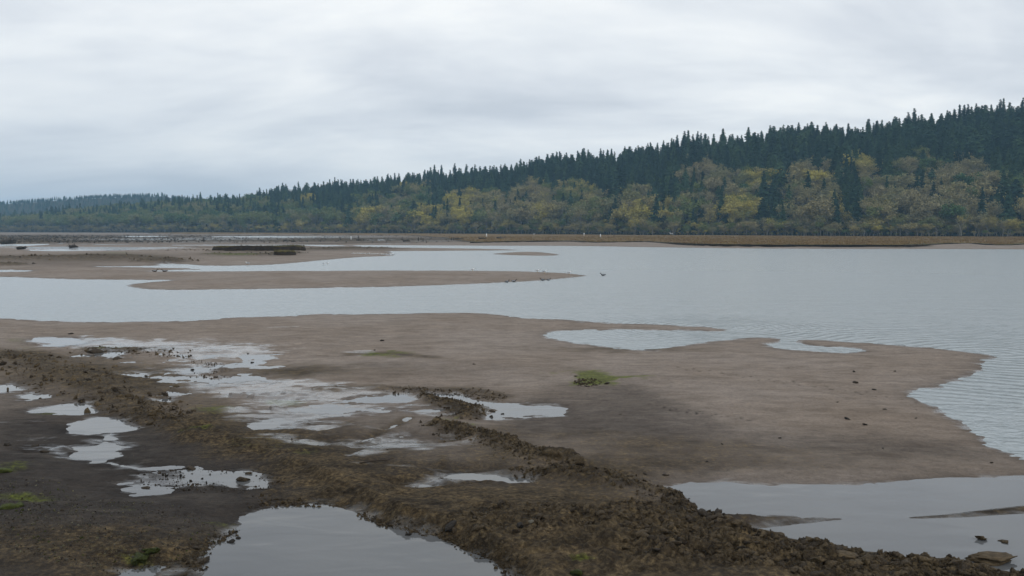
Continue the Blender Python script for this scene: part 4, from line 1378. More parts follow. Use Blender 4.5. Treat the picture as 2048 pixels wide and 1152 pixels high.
SINGLE = [
    (1696, 839, 13, 0.5, 'round dark stone on bare sand, the largest of the stones right of centre'),
    (1731, 850, 13, 0.5, 'flat dark stone just right of the round stone on the sand'),
    (1711, 766, 15, 0.45, 'oblong brown stone on the upper sand, left of a flatter one'),
    (1750, 780, 10, 0.5, 'thin dark stone on the sand right of the oblong brown stone'),
    (1709, 744, 7, 0.5, 'tiny dark stone on the upper sandbank, left of the small upright one'),
    (1790, 743, 6, 0.5, 'small upright dark stone high on the sandbank near the river'),
    (1768, 819, 7, 0.5, 'small flat stone alone between the round stone and the inlet point'),
    (1831, 837, 5, 0.5, 'tiny stone on the sand nearest the right river inlet'),
    (1674, 805, 5, 0.5, 'tiny pebble on the sand below the line of footprints'),
    (1560, 876, 10, 0.45, 'flat brown stone at the end of the dark sand streak'),
    (1413, 924, 7, 0.5, 'small black stone on dark sand above the right pool'),
    (1445, 889, 6, 0.45, 'tiny brown stone on the dark sand left of the flat one'),
    (1766, 897, 7, 0.5, 'small dark stone on the sand above the middle of the right pool'),
    (1983, 926, 9, 0.45, 'brown stone on the sand near the right edge above the pool'),
    (1332, 951, 12, 0.4, 'flat dark clod on the sand just above the left tip of the right pool'),
    (1290, 948, 10, 0.4, 'low dark clod left of the flat clod above the pool tip'),
    (763, 682, 8, 0.5, 'small dark stone on the sandbank below the river, left of centre'),
    (948, 729, 8, 0.5, 'small dark stone below the middle of the sandbank'),
    (749, 701, 7, 0.5, 'tiny dark stone above the strip of green weed'),
    (140, 668, 9, 0.5, 'small dark stone on the wet sand at far left near the river'),
    (504, 727, 10, 0.5, 'dark stone on the sand right of the broken wet ridge'),
    (496, 707, 6, 0.5, 'tiny stone beside the wet sheen left of centre'),
    (1212, 768, 11, 0.45, 'dark clod right of the bright green weed patch'),
    (1151, 753, 9, 0.45, 'dark clod on the rim above the bright green weed patch'),
    (1240, 829, 7, 0.45, 'tiny brown stone on the dark sand hollow right of the puddle'),
    (433, 755, 12, 0.4, 'dark lump at the lip of the bright wet patch left of centre'),
    (386, 741, 9, 0.45, 'dark stone standing in the bright puddle left of centre'),
    (235, 718, 20, 0.42, 'black lump at the end of the small upper left puddle'),
    (186, 705, 26, 0.42, 'black mossy lumps before the green bank at upper left'),
    (16, 891, 18, 0.45, 'mossy round stone at the left edge by the small pool'),
    (68, 894, 18, 0.45, 'mossy round stone at the left end of the small pool'),
    (92, 904, 22, 0.42, 'low dark clump in front of the small left pool'),
    (12, 943, 36, 0.92, 'dark green mossy boulder at the left edge'),
    (30, 1016, 44, 0.95, 'large dark green moss lump near the left edge'),
    (490, 963, 26, 0.35, 'low brown stone in the shallow wash below its darker twin'),
    (497, 949, 16, 0.3, 'reddish brown stone standing in the wash left of the slope'),
    (384, 938, 24, 0.4, 'dark flat clod at the upper side of the wash'),
    (292, 978, 18, 0.4, 'dark stone in the small bright puddle of the wash'),
    (277, 1117, 40, 1.0, 'bright green moss cushion left of the big pool'),
    (298, 1104, 36, 0.97, 'upper green moss cushion left of the big pool'),
    (815, 1072, 14, 0.5, 'small grey stone in the water at the big pool right shore'),
    (478, 1080, 12, 0.5, 'small dark stone out in the big pool near its left shore'),
    (460, 1088, 16, 0.5, 'dark stone in the big pool, left of the smaller one'),
    (900, 1053, 34, 0.5, 'black hollow looking lump in the orange brown clods by the big pool'),
    (1063, 1044, 22, 0.72, 'pale grey angular stone among the brown clods'),
    (1040, 1052, 26, 0.5, 'dark rounded stone left of the pale grey one'),
    (395, 1097, 22, 0.42, 'dark brown clod at the left shore of the big pool'),
    (400, 1125, 40, 0.42, 'big dark clod at the undercut left corner of the big pool'),
    (1150, 1147, 30, 1.0, 'bright green moss cushion at the bottom edge among brown clods'),
    (1963, 1094, 22, 0.15, 'small pointed rock standing alone in the right pool'),
    (2006, 1101, 18, 0.2, 'low rock touching the back of the long rock at lower right'),
    (983, 822, 16, 0.4, 'dark stone in the middle puddle beside the brown clods'),
    (1005, 830, 8, 0.45, 'tiny black stone in the middle puddle'),
    (243, 768, 0, 0, None),
]
for px_, py_, w_, ti_, lab_ in SINGLE:
    if lab_:
        cat = 'moss' if ti_ > .9 and 'cushion' in lab_ else 'stone'
        place_rock('moss_cushion' if cat == 'moss' else 'stone', cat, px_, py_, w_, lab_, None, ti_, sz=(1, .8, .8))
big_m = rock_mesh(77, 0.62, 1.0, True)
place_rock('boulder', 'rock', 1985, 1131, 84, 'long low brown rock at the lower right shore of the pool', None, 0.15, sz=(1.35, .5, .42), mesh=big_m, flt=True, sink=0.15)
big2 = rock_mesh(78, 0.62, 1.0, True)
place_rock('boulder', 'rock', 1108, 914, 46, 'mossy brown block at the upper end of the clod bank', None, 0.2, sz=(1, .7, 1.0), mesh=big2, flt=True)
place_rock('boulder', 'rock', 1145, 925, 44, 'mossy brown block just right of its twin on the clod bank', None, 0.25, sz=(1, .7, .95), mesh=big2)
place_rock('boulder', 'rock', 1690, 1118, 60, 'largest rounded rock on the crest of the clod bank', None, 0.1, sz=(1, .7, .7), mesh=big_m)
place_rock('boulder', 'rock', 1374, 1016, 34, 'dark overhanging rock at the left corner of the right pool', None, 0.4, sz=(1, .8, .8), mesh=big2)

# clod banks: sample along the ridges and fields, the largest singly, the rest in one mass
zones = []   # (px, py, wpx, region)


def zline(pts, wid, n, smin, smax, region, tints=(0.0, 0.45)):
    p = np.asarray(pts, float)
    X0, Y0 = unproj(p[:, 0], p[:, 1], 0.08)
    for _ in range(int(n * 2.0)):
        s = rs.uniform(0, len(p) - 1)
        i = int(s); f = s - i
        w = np.interp(s, np.arange(len(wid)), wid)
        x = X0[i] * (1 - f) + X0[min(i + 1, len(p) - 1)] * f + rs.normal(0, w * 0.95)
        y = Y0[i] * (1 - f) + Y0[min(i + 1, len(p) - 1)] * f + rs.normal(0, w * 0.95)
        zones.append((x, y, smin * 0.8 * (smax * 0.8 / smin) ** (rs.random() ** 3.0), region, rs.uniform(*tints)))


def zblob(px, py, rx, ry, n, smin, smax, region, tints=(0.0, 0.45)):
    for _ in range(int(n * 2.0)):
        a = rs.uniform(0, 6.283); r = math.sqrt(rs.random())
        x, y = unproj(px + rx * r * math.cos(a), py + ry * r * math.sin(a), 0.1)
        zones.append((float(x), float(y), smin * 0.8 * (smax * 0.8 / smin) ** (rs.random() ** 3.0), region, rs.uniform(*tints)))


LR = 'brown pitted clod in the rubble bank beside the right pool'
zline([(1375, 1020), (1450, 1058), (1550, 1084), (1700, 1114), (1850, 1138), (2000, 1158), (2200, 1180)], [.25] * 7, 650, .03, .20, LR)
zblob(1480, 1110, 230, 36, 420, .025, .18, LR)
zblob(1750, 1145, 320, 18, 400, .025, .20, LR)
zline([(1040, 945), (1120, 948), (1190, 958), (1260, 975), (1330, 995), (1375, 1012)], [.2, .25, .3, .35, .35, .2], 500, .02, .14, 'brown clod on the bank running down to the right pool corner')
zblob(1300, 1050, 150, 36, 330, .02, .16, 'ochre clod in the broken ground between the two big pools')
zblob(1060, 1055, 170, 30, 260, .02, .16, 'ochre clod in the broken ground between the two big pools')
zline([(870, 850), (930, 866), (985, 885), (1040, 905), (1085, 925)], [.2, .35, .35, .35, .25], 700, .02, .13, 'dark brown clod on the crest running down from the middle puddle')
zline([(846, 790), (900, 806), (945, 816), (930, 832)], [.1, .2, .4, .3], 380, .02, .14, 'reddish brown clod piled at the left end of the middle puddle')
zline([(800, 778), (860, 782), (940, 786), (1000, 797)], [.3, .3, .4, .2], 260, .02, .11, 'low dark clod along the rim above the middle puddle')
zline([(-20, 715), (60, 735), (140, 760), (220, 790), (300, 822), (350, 845)], [1.0, 1.2, 1.2, 1.0, .7, .4], 560, .03, .24, 'reddish brown clod on the broken ridge at left')
zline([(150, 700), (240, 702), (330, 702), (360, 712)], [.4, .5, .6, .4], 120, .03, .18, 'dark clod at the tip of the wet ridge at upper left')
zline([(380, 722), (440, 728), (400, 750), (440, 757)], [.4, .3, .4, .3], 160, .02, .09, 'small dark clod among the bright puddles left of centre')
zline([(720, 1022), (760, 1045), (800, 1050), (880, 1068), (930, 1088), (985, 1115), (1020, 1145)], [.08, .12, .15, .15, .15, .2, .2], 700, .012, .08, 'dark clod on the crumbling right shore of the big pool')
zline([(400, 1130), (400, 1100), (440, 1080), (480, 1055)], [.15, .2, .2, .15], 320, .012, .09, 'small clod on the left shore of the big pool')
zline([(530, 1000), (560, 1006), (600, 1004), (660, 1008)], [.25, .2, .15, .15], 260, .012, .10, 'small reddish clod on the far shore of the big pool')
zblob(420, 955, 150, 26, 240, .015, .08, 'small stone strewn in the shallow wash left of the slope', (0.2, 0.6))
zblob(1175, 768, 28, 7, 90, .03, .12, 'dark clod beside the bright green weed patch', (.2, .5))
zblob(200, 1070, 240, 70, 1500, .008, .05, 'small stone on the mossy mud at lower left', (0.2, 1.0))
zblob(60, 1010, 120, 50, 300, .01, .06, 'small stone on the mossy mud at lower left', (0.3, 1.0))
zblob(450, 900, 200, 40, 160, .01, .045, 'small reddish lump on the smooth grey mud slope', (0.0, 0.5))
zblob(700, 960, 260, 60, 300, .008, .03, 'small lump on the brown terrace', (0.0, .5))
zblob(1600, 880, 500, 80, 24, .008, .035, 'tiny stone on the open sand', (.3, .6))
zblob(900, 760, 700, 60, 40, .01, .05, 'tiny stone on the open sand', (.3, .6))
zline([(-50, 520), (60, 519), (150, 517), (240, 517)], [5, 6, 6, 4], 160, .15, .7, 'far', (0, .45))
zline([(300, 522), (330, 521), (352, 523)], [3, 3, 2], 60, .15, .6, 'far', (0, .45))
zline([(-60, 531), (0, 530.5), (30, 531)], [2, 2, 2], 50, .12, .5, 'far', (0, .45))
zline([(430, 510), (520, 511), (580, 508)], [3, 4, 3], 120, .12, .5, 'far', (0.1, 1.0))
zline([(300, 502), (400, 501), (430, 503)], [4, 4, 4], 60, .12, .5, 'far', (0, .5))
zline([(640, 500), (700, 497), (760, 498)], [6, 7, 5], 90, .12, .5, 'far', (0, .5))
zr = np.array([(z[0], z[1], z[2], z[4]) for z in zones])
zg = gz_at(zr[:, 0], zr[:, 1])
zok = zg > -0.02
show = zr[:, 2] / np.maximum(zr[:, 1], 1)
zpx, zpy = proj(zr[:, 0], zr[:, 1], zg)
inside = (zr[:, 1] < 80) & (zpx > 0) & (zpx < 2048) & (zpy < 1150) & zok
order = np.argsort(-np.where(inside, show, -1))
single = set(order[:290].tolist())
rest = [i for i in range(len(zones)) if i not in single and zok[i]]
rock_src = {}
for i in sorted(single):
    x, y, s, reg, ti = zones[i]
    v = int(rs.integers(0, 6))
    lab_ = '%s %s' % ('biggest' if s > .125 else ('large' if s > .10 else ('middling' if s > .075 else 'small')),
                      'ochre brown' if ti < .12 else ('mid brown' if ti < .25 else ('dark brown' if ti < .38 else 'blackish')))
    lab_ += ' clod ' + ('on the waterside crest' if zpy[i] < np.interp(zpx[i], [1300, 1500, 1700, 1900, 2048], [1000, 1055, 1085, 1112, 1135]) + 6 else ('midway down the bank' if zpy[i] < 1115 else 'at the bottom edge'))
    lab_ += ', ' + ('left of the big centre pool' if zpx[i] < 450 else 'beyond the big centre pool' if zpx[i] < 720 else 'right shore of the centre pool' if zpx[i] < 1000 else 'in ochre ground between the pools' if zpx[i] < 1320 else
                    'under the right pool corner' if zpx[i] < 1450 else 'below the left mud sliver' if zpx[i] < 1570 else 'below the sliver tip' if zpx[i] < 1700 else 'below the mid right pool' if zpx[i] < 1830 else
                    'left of the long low rock' if zpx[i] < 1940 else 'by the long low rock')
    s2 = (s * rs.uniform(.8, 1.1), s * rs.uniform(.7, 1.0), s * rs.uniform(.7, 1.1))
    o = link('clod', ROCKS[v], None, (x, y, float(zg[i]) - s * 0.05), (rs.uniform(-.6, .6), rs.uniform(-.6, .6), rs.uniform(0, 6.28)), s2,
             label=lab_, category='clod', group='crumbly peat clods on the banks', tint=float(ti))
    rock_src.setdefault(v, o)
kk = sorted(rock_src)
n = len(rest)
ri = np.array(rest)
sv = zr[ri, 2]
scatter_stuff('rubble', np.stack([zr[ri, 0], zr[ri, 1], zg[ri] - sv * 0.05], 1), RNG.uniform(-3, 3, (n, 3)), np.stack([sv * RNG.uniform(.7, 1.2, n), sv * RNG.uniform(.7, 1.2, n), sv * RNG.uniform(.6, 1.0, n)], 1),
              RNG.integers(0, len(kk), n), zr[ri, 3], [[rock_src[k]] for k in kk], label='small crumbs of peat and pebbles strewn over the banks and mud', category='rubble')


# ------------------------------------------------------------------ cut peat blocks on the left flats
def peat_block(px0, px1, py, h, depth, label, seed):
    xa, ya, _ = on_ground(px0, py); xb, yb, _ = on_ground(px1, py)
    x0, x1, y0 = float(xa[0]), float(xb[0]), float((ya + yb)[0] / 2)
    L = x1 - x0
    root = link('peat_block', None, None, ((x0 + x1) / 2, y0, 0.0), label=label, category='peat block')
    n = 60; lv = 7
    ang = np.linspace(0, 2 * math.pi, n, endpoint=False)
    ex = np.sign(np.cos(ang)) * np.abs(np.cos(ang)) ** 0.45 * L / 2
    ey = np.sign(np.sin(ang)) * np.abs(np.sin(ang)) ** 0.6 * depth / 2 + depth / 2
    V = []
    for k in range(lv):
        f = k / (lv - 1)
        s = 1 + 0.05 * math.sin(f * 3.1) - 0.03 * (1 - f)
        und = fbm(ex * 1.0 + seed * 9, ey + f * 3, 2.2, 4, seed) * 0.35
        V.append(np.stack([ex * s + und * .6, (ey - depth / 2) * s + depth / 2 + und, np.full(n, -0.3 + f * (h + 0.3)) + (fbm(ex + seed, ey * .4, 4.5, 4, seed, .6) * .55 * h / 1.5 + fbm(ex, ey, 1.2, 2, seed) * .15) * f], 1))
    V = np.vstack(V)
    F_ = []
    for k in range(lv - 1):
        for i in range(n):
            j = (i + 1) % n
            F_.append((k * n + i, k * n + j, (k + 1) * n + j, (k + 1) * n + i))
    link('peat_body', new_mesh('peat_body', V, F_, [M_PEAT]), root)
    top = V[-n:]
    c = np.array([[0, depth / 2, h]])
    # turf: cap plus tufts
    ringo = top * np.array([1.01, 1.01, 1]) + np.array([0, 0, 0.02])
    cap_in = (top - c) * np.array([.6, .6, 0]) + c + np.array([0, 0, .14]); cap_in[:, 2] += fbm(cap_in[:, 0], cap_in[:, 1], 2, 3, seed) * .12
    low = ringo - np.array([0, 0, .14])
    VV = np.vstack([low, ringo, cap_in, c + np.array([[0, 0, .2]])])
    T = []
    for i in range(n):
        j = (i + 1) % n
        for a, b in ((0, 1), (1, 2)):
            T += [(a * n + i, a * n + j, b * n + j), (a * n + i, b * n + j, b * n + i)]
        T.append((2 * n + i, 2 * n + j, 3 * n))
    rg = np.random.default_rng(seed)
    m_ = int(L * depth * 14)
    r_ = np.sqrt(rg.random(m_)); a_ = rg.integers(0, n, m_)
    cs = (top[a_] - c) * r_[:, None] + c
    cs[:, 2] += .1
    W = rg.uniform(.05, .14, m_); H_ = rg.uniform(.08, .28, m_); an = rg.uniform(0, 3.14, m_)
    tv = np.stack([cs - np.stack([np.cos(an) * W, np.sin(an) * W, W * 0], 1), cs + np.stack([np.cos(an) * W, np.sin(an) * W, W * 0], 1), cs + np.stack([rg.normal(0, .08, m_), rg.normal(0, .08, m_), H_], 1)], 1).reshape(-1, 3)
    VV2, T2 = tri_merge([(VV, np.array(T)), (tv, np.arange(len(tv)).reshape(-1, 3))])
    link('turf_cap', new_mesh('turf_cap', VV2, T2, [M_TURF]), root)
    return root


peat_block(427, 600, 502.0, 1.3, 5.0, 'long dark peat block with a turf top on the left mudflat', 3)
peat_block(544, 587, 510.5, 1.2, 3.0, 'short square peat block in front of the right end of the long one', 5)


# ------------------------------------------------------------------ driftwood, root wads, stakes
def root_wad(px, py, wpx, label, seed):
    X, Y, Z = [float(q[0]) for q in on_ground(px, py)]
    W = wpx * Y / FPX
    rd = random.Random(seed)
    root = link('root_wad', None, None, (X, Y, Z), label=label, category='stump', group='uprooted stumps on the left mudflat')
    link('stump', new_mesh('stump', *tube([(-W * .35, 0, .1 * W), (0, 0, .16 * W), (W * .3, .1, .1 * W)], [.09 * W, .13 * W, .05 * W], 8), [M_DRIFT]), root)
    rots = []
    for k in range(22):
        a = rd.uniform(-.3, math.pi + .3); L = W * rd.uniform(.15, .42)
        p0 = Vector((rd.uniform(-.3, .2) * W, rd.uniform(-.1, .1) * W, .12 * W))
        d = Vector((math.cos(a), rd.uniform(-.5, .5), abs(math.sin(a)) * .75))
        p1 = p0 + d * L * .5 + Vector((0, 0, rd.uniform(0, .08) * W)); p2 = p0 + d * L + Vector((rd.uniform(-.06, .06) * W, 0, rd.uniform(-.1, .05) * W))
        p2.z = max(p2.z, 0.02)
        rots.append(tube([p0, p1, p2], [.035 * W, .022 * W, .006 * W], 4))
    V, F_ = tri_merge(rots)
    o = link('roots', new_mesh('roots', V, F_, [M_DRIFT]), root)
    return root


root_wad(43, 499.5, 26, 'dark upturned root wad nearest the left edge, by the thin channel', 1)
root_wad(148, 496.5, 26, 'dark root wad with spreading roots right of the thin channel', 2)
root_wad(18, 490.5, 44, 'long low tangle of dark roots at the left edge behind the others', 3)
root_wad(572, 482, 10, 'small stump on the flat beyond the long peat block', 4)
root_wad(588, 484, 9, 'small round stump right of the other beyond the peat block', 5)


def snag_mesh(seed):
    rd = random.Random(seed)
    ts = [tube([(0, 0, -.2), (rd.uniform(-.1, .1), 0, .6), (rd.uniform(-.25, .25), 0, 1.3)], [.10, .07, .02], 5)]
    for k in range(9):
        z = rd.uniform(.1, 1.0); a = rd.uniform(0, 6.28); L = rd.uniform(.3, .8)
        ts.append(tube([(0, 0, z), (math.cos(a) * L * .6, math.sin(a) * L * .6, z + L * .4), (math.cos(a) * L, math.sin(a) * L, z + L * .8)], [.04, .025, .01], 3))
    V, F_ = tri_merge(ts)
    return new_mesh('dead_shrub', V, F_, [M_DRIFT])


SN = [snag_mesh(i) for i in range(5)]
snags = [(408, 485, 12), (492, 479, 9), (363, 484, 6), (278, 475, 8), (320, 475, 8), (365, 476, 6), (183, 478, 8), (292, 481, 7), (335, 480, 6), (450, 481, 6), (517, 479, 6), (628, 481, 6),
         (26, 478, 9), (112, 477, 8), (150, 476, 7), (256, 474, 6), (60, 484, 7), (130, 482, 7), (200, 484, 6), (95, 473, 7), (230, 480, 6), (650, 475, 5), (679, 477, 7), (555, 474, 5), (716, 477, 6), (420, 478, 5), (380, 481, 5)]
for k, (px_, py_, h_) in enumerate(snags):
    X, Y, Z = [float(q[0]) for q in on_ground(px_, py_)]
    s = h_ * Y / FPX / 1.5
    big_lab = {0: 'tallest dead shrub on the far left mudflat, left of the peat blocks', 1: 'dead shrub on the far flat above the long peat block'}
    link('dead_shrub', SN[k % 5], None, (X, Y, Z), (0, 0, random.uniform(0, 6)), (s * 1.0, s * 1.0, s * .8), label=big_lab.get(k, 'small dark dead shrub standing on the far left mudflat'),
         category='dead shrub', group='dead shrubs on the far mudflat')
# a low mass of marsh scrub on the far left
n = 4200
gx = RNG.uniform(-200, 900, n); gy = 470.5 + 15 * RNG.random(n) ** 1.4
keepm = RNG.random(n) < np.clip(1.1 - gx / 700, .12, 1)
gx, gy = gx[keepm], gy[keepm]
X, Y = unproj(gx, gy, 0.2); gg = gz_at(X, Y)
keepm = gg > 0.04
X, Y, Zs = X[keepm], Y[keepm], gg[keepm]
n = len(X)
rr = np.zeros((n, 3)); rr[:, 2] = RNG.uniform(0, 6, n)
ss = RNG.uniform(.25, .8, n)
snag_o = [o for o in COL.objects if o.name.startswith('dead_shrub')][:5]
scatter_stuff('salt_scrub', np.stack([X, Y, Zs], 1), rr, np.stack([ss * 2.4, ss * 2.4, ss * .7], 1), RNG.integers(0, 5, n), np.zeros(n), [[o] for o in snag_o],
              label='low dark salt scrub dotted over the far left flats', category='scrub')


def post(px, py, hpx, label, mat, name='post', cat='post', group=None, r=.10):
    X, Y, Z = [float(q[0]) for q in on_ground(px, py)]
    h = hpx * Y / FPX
    V, F_ = tube([(0, 0, -.3), (random.uniform(-.03, .03), 0, h * .93), (random.uniform(-.05, .05), 0, h)], [r, r * .95, r * .55], 8)
    o = link(name, new_mesh(name, V, F_, [mat]), None, (X, Y, Z), label=label, category=cat)
    if group:
        o['group'] = group
    return o


for px_, py_, h_, r_, lab_ in [(973, 474, 6.5, .36, 'thickest white marker post, at the left end of the marsh'), (702, 479, 6, .30, 'white marker post on the mudflat left of the river head'),
                               (1201, 475, 6.5, .30, 'white marker post, right one of the pair on the brown marsh'), (1168, 471.5, 5.5, .30, 'white marker post, left one of the pair on the brown marsh'),
                               (1068, 469.8, 3.5, .25, 'small white post at the edge of the wood left of the pair')]:
    post(px_, py_, h_, lab_, M_WHITE, 'marker_post', 'post', 'white marker posts beyond the river', r_)
for k, (px_, py_, h_) in enumerate([(903, 481, 7), (907, 481, 7), (837, 482, 8), (842, 480, 6), (846, 483, 7), (681, 480, 6), (717, 477, 5), (1228, 474, 4), (958, 478, 5), (1010, 476, 4)]):
    post(px_, py_, h_, 'dark broken stake on the far shore, one of a scattered row', M_BARKD, 'stake', 'stake', 'dark stakes along the far shore', .18)
for k, (px_, py_, w_, lab_) in enumerate([(918, 478.5, 18, 'dark driftwood log left of the thick white post'), (965, 478, 16, 'dark driftwood log in front of the thick white post'), (1000, 477, 14, 'driftwood log right of the thick white post'),
                                          (813, 483, 14, 'low dark log on the mud by the broken stakes'), (718, 481, 10, 'short log right of the white mudflat post')]):
    X, Y, Z = [float(q[0]) for q in on_ground(px_, py_)]
    L = w_ * Y / FPX
    o = link('driftwood_log', None, None, (X, Y, Z), (0, 0, random.uniform(-.2, .2)), label=lab_, category='log')
    link('log_stem', new_mesh('log_stem', *tube([(-L / 2, 0, .3), (0, 0, .35), (L / 2, 0, .3)], [.42, .35, .2], 8), [M_DRIFT]), o)
    for q in range(3):
        x_ = random.uniform(-.4, .4) * L
        link('branch', new_mesh('branch', *tube([(x_, 0, .4), (x_ + .3, random.uniform(-.4, .4), .9), (x_ + .7, 0, random.uniform(.9, 1.5))], [.12, .08, .03], 4), [M_DRIFT]), o)

# branch lying at the near terrace edge
X, Y, Z = [float(q[0]) for q in on_ground(750, 926)]
link('stick', new_mesh('stick', *tube([(-.38, -.04, .03), (-.05, .02, .05), (.3, .06, .04), (.5, .12, .06)], [.02, .018, .013, .006], 6), [M_BARKD]), None, (X, Y, Z), (0, 0, .25),
     label='thin dark stick lying on the brown terrace above the near pools', category='stick')


# ------------------------------------------------------------------ birds
def loft(path, secs=10):
    """one closed body: path of (x, z, half width, half height)"""
    V, F_ = [], []
    for x, z, w, h in path:
        for k in range(secs):
            t = 2 * math.pi * k / secs
            V.append((x, math.cos(t) * w, z + math.sin(t) * h))
    for i in range(len(path) - 1):
        for k in range(secs):
            q = (k + 1) % secs
            a, b, c, d = i * secs + k, i * secs + q, (i + 1) * secs + q, (i + 1) * secs + k
            F_ += [(a, b, c), (a, c, d)]
    n = len(V)
    V += [(path[0][0], 0, path[0][1]), (path[-1][0], 0, path[-1][1])]
    e = (len(path) - 1) * secs
    for k in range(secs):
        q = (k + 1) % secs
        F_ += [(n, q, k), (n + 1, e + k, e + q)]
    return np.array(V), np.array(F_)


GULL = loft([(-.30, .20, .01, .008), (-.24, .205, .03, .02), (-.12, .21, .07, .055), (0, .215, .085, .075), (.10, .235, .07, .07), (.15, .28, .045, .05), (.175, .33, .038, .042), (.20, .345, .033, .034), (.228, .34, .012, .014)])
DUCK = loft([(-.27, .12, .015, .01), (-.20, .10, .06, .035), (-.08, .085, .10, .075), (.06, .085, .10, .08), (.14, .11, .065, .06), (.18, .17, .036, .045), (.205, .215, .038, .04), (.235, .215, .03, .03), (.26, .205, .014, .012)])
STAND = loft([(-.26, .14, .02, .012), (-.18, .20, .05, .04), (-.06, .29, .08, .09), (.02, .40, .07, .08), (.05, .50, .04, .05), (.07, .58, .038, .04), (.10, .60, .03, .03), (.13, .595, .012, .012)])
for nm_, vf in (('G', GULL), ('D', DUCK), ('S', STAND)):
    pass
GULL_M = new_mesh('gull_body', *GULL, [M_GULLW], True)
GULL_W = new_mesh('gull_wing', *loft([(-.30, .235, .004, .005), (-.15, .245, .012, .022), (0, .25, .014, .045), (.08, .245, .006, .03)], 8), [M_GULLG], True)
GULL_L = new_mesh('bird_leg', *tube([(0, 0, .17), (-.01, 0, .08), (0, 0, 0), (.05, 0, .004)], [.009, .007, .007, .01], 5), [M_BILL])
GULL_B = new_mesh('bird_bill', *tube([(.222, 0, .338), (.255, 0, .334), (.285, 0, .325)], [.013, .010, .003], 6), [M_BILL])
DUCK_M = new_mesh('duck_body', *DUCK, [M_DUCK], True)
DUCK_B = new_mesh('duck_bill', *tube([(.255, 0, .205), (.29, 0, .20), (.31, 0, .198)], [.015, .014, .006], 6), [M_BARKD])
DUCK_W = new_mesh('duck_wing', *loft([(-.22, .11, .005, .008), (-.08, .12, .014, .03), (.06, .12, .012, .035), (.1, .12, .004, .01)], 8), [M_GULLG], True)
STAND_M = new_mesh('dark_bird_body', *STAND, [M_DUCK], True)
STAND_B = new_mesh('dark_bird_bill', *tube([(.125, 0, .595), (.17, 0, .59), (.2, 0, .58)], [.01, .008, .003], 6), [M_BILL])


def bird(kind, px, py, label, group, s=1.0, face=None):
    X, Y, Z = [float(q[0]) for q in on_ground(px, py)]
    face = random.choice([0.2, 2.9, .6, 3.4]) if face is None else face
    nm = {'gull': 'gull', 'duck': 'duck', 'stand': 'dark_bird'}[kind]
    r = link(nm, None, None, (X, Y, Z), (0, 0, face), (s, s, s), label=label, category={'gull': 'gull', 'duck': 'duck', 'stand': 'bird'}[kind])
    if group:
        r['group'] = group
    if kind == 'gull':
        link('body', GULL_M, r); link('bill', GULL_B, r)
        for sg in (-1, 1):
            link('wing', GULL_W, r, (0, sg * .075, 0)); link('leg', GULL_L, r, (.01, sg * .03, 0))
    elif kind == 'duck':
        link('body', DUCK_M, r); link('bill', DUCK_B, r)
        for sg in (-1, 1):
            link('wing', DUCK_W, r, (0, sg * .095, 0))
    else:
        link('body', STAND_M, r); link('bill', STAND_B, r)
        for sg in (-1, 1):
            link('leg', GULL_L, r, (-.02, sg * .035, 0), (0, 0, 0), (1, 1, 1.5))
    return r


bird('duck', 1014, 565, 'leftmost dark duck at the water edge of the long sandbar', None, 1.3)
bird('duck', 1028, 564, 'second dark duck from the left at the sandbar edge', None, 1.3)
bird('duck', 1085, 561, 'dark duck at the sandbar edge, left of the pair near the tip', None, 1.3)
bird('duck', 1097, 561.5, 'dark duck at the sandbar edge nearest its pointed tip', None, 1.2)
bird('duck', 1206, 553, 'lone duck swimming off the pointed tip of the sandbar', None, 1.5, 2.9)
bird('gull', 945, 543, 'white gull on the far edge of the long sandbar, leftmost', None, 1.2)
bird('gull', 1075, 545, 'white gull on the far edge of the sandbar, left of the middle one', None, 1.2)
bird('gull', 1089, 547.5, 'white gull standing on the sandbar just off its far edge', None, 1.3)
bird('gull', 1138, 549, 'white gull on the sandbar nearest the pointed tip', None, 1.2)
bird('gull', 495, 530, 'white gull standing by the narrow channel below the peat blocks', None, 1.5)
bird('gull', 648, 534, 'gull in the river mouth, left one of the pair', None, 1.1)
bird('gull', 655, 532.5, 'gull in the river mouth, right one of the pair', None, 1.1)
bird('duck', 310, 544, 'left one of two ducks in the narrow left channel', None, 1.6)
bird('duck', 329, 544, 'right one of two ducks in the narrow left channel', None, 1.6)
bird('stand', 253, 514.5, 'dark upright bird on the weedy mound at left', None, 1.2)
bird('stand', 508, 511.5, 'left one of two dark upright birds before the peat blocks', None, .9)
bird('stand', 513, 511.5, 'right one of two dark upright birds before the peat blocks', None, .9)
bird('gull', 1342, 470.5, 'large pale bird at the back of the brown marsh', None, 5.5, 2.9)
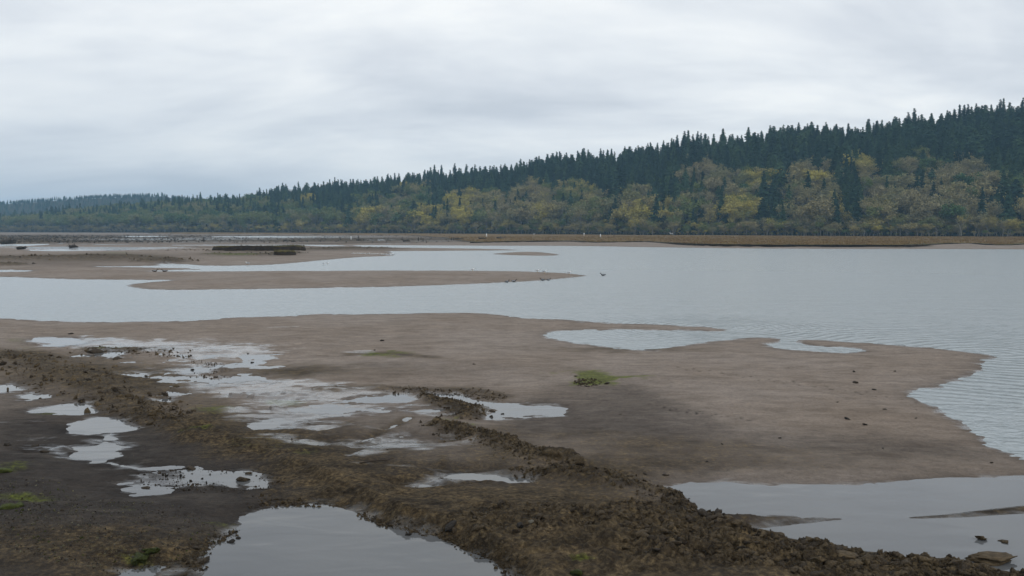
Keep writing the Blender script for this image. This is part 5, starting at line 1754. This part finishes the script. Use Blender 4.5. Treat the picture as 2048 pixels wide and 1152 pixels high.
for k in range(26):
    px_ = 706 + 84 * (k / 25.0) + random.uniform(-2, 2)
    bird('gull', px_, 509.5 + 2.2 * (k / 25.0) * random.uniform(.4, 1.1) + random.uniform(-.8, .8), 'small gull in the flock on the spit below the thin sandbar', 'flock of gulls on the spit', 1.25)

# look-alikes that still share a label: told apart by their order from the left
def tell_apart():
    ords = ['leftmost', 'second from left', 'third from left', 'fourth from left', 'fifth from left', 'sixth from left', 'seventh from left', 'eighth from left', 'ninth from left']
    by = {}
    for o in COL.objects:
        if o.parent is None and o.get('label') and o.name.split('.')[0] in ('fir_tree', 'broadleaf_tree', 'clod'):
            by.setdefault(o['label'], []).append(o)
    for lab, os_ in by.items():
        if len(os_) < 2 or len(os_) > 10 or len(lab.split()) > 13:
            continue
        os_.sort(key=lambda o: o.location.x / max(o.location.y, 1))
        for k, o in enumerate(os_):
            o['label'] = ('rightmost' if k == len(os_) - 1 else ords[k]) + ' ' + lab


tell_apart()

# ------------------------------------------------------------------ haze
HB = bpy.data.meshes.new('haze')
x0, x1, y0, y1, z0, z1 = -6600, 6600, -300, 6700, -2.0, 175.0
HB.from_pydata([(x0, y0, z0), (x1, y0, z0), (x1, y1, z0), (x0, y1, z0), (x0, y0, z1), (x1, y0, z1), (x1, y1, z1), (x0, y1, z1)], [],
               [(3, 2, 1, 0), (4, 5, 6, 7), (0, 1, 5, 4), (1, 2, 6, 5), (2, 3, 7, 6), (3, 0, 4, 7)])
mh = bpy.data.materials.new('haze_air')
mh.use_nodes = True
hn = mh.node_tree
hn.nodes.clear()
ho = hn.nodes.new('ShaderNodeOutputMaterial')
pv = hn.nodes.new('ShaderNodeVolumePrincipled')
pv.inputs['Color'].default_value = (0.42, 0.72, 1.0, 1)
pv.inputs['Density'].default_value = 0.00015
pv.inputs['Anisotropy'].default_value = 0.0
hn.links.new(pv.outputs[0], ho.inputs['Volume'])
HB.materials.append(mh)
haze = link('haze', HB, kind='stuff', label='thin blue grey haze over the estuary', category='haze')
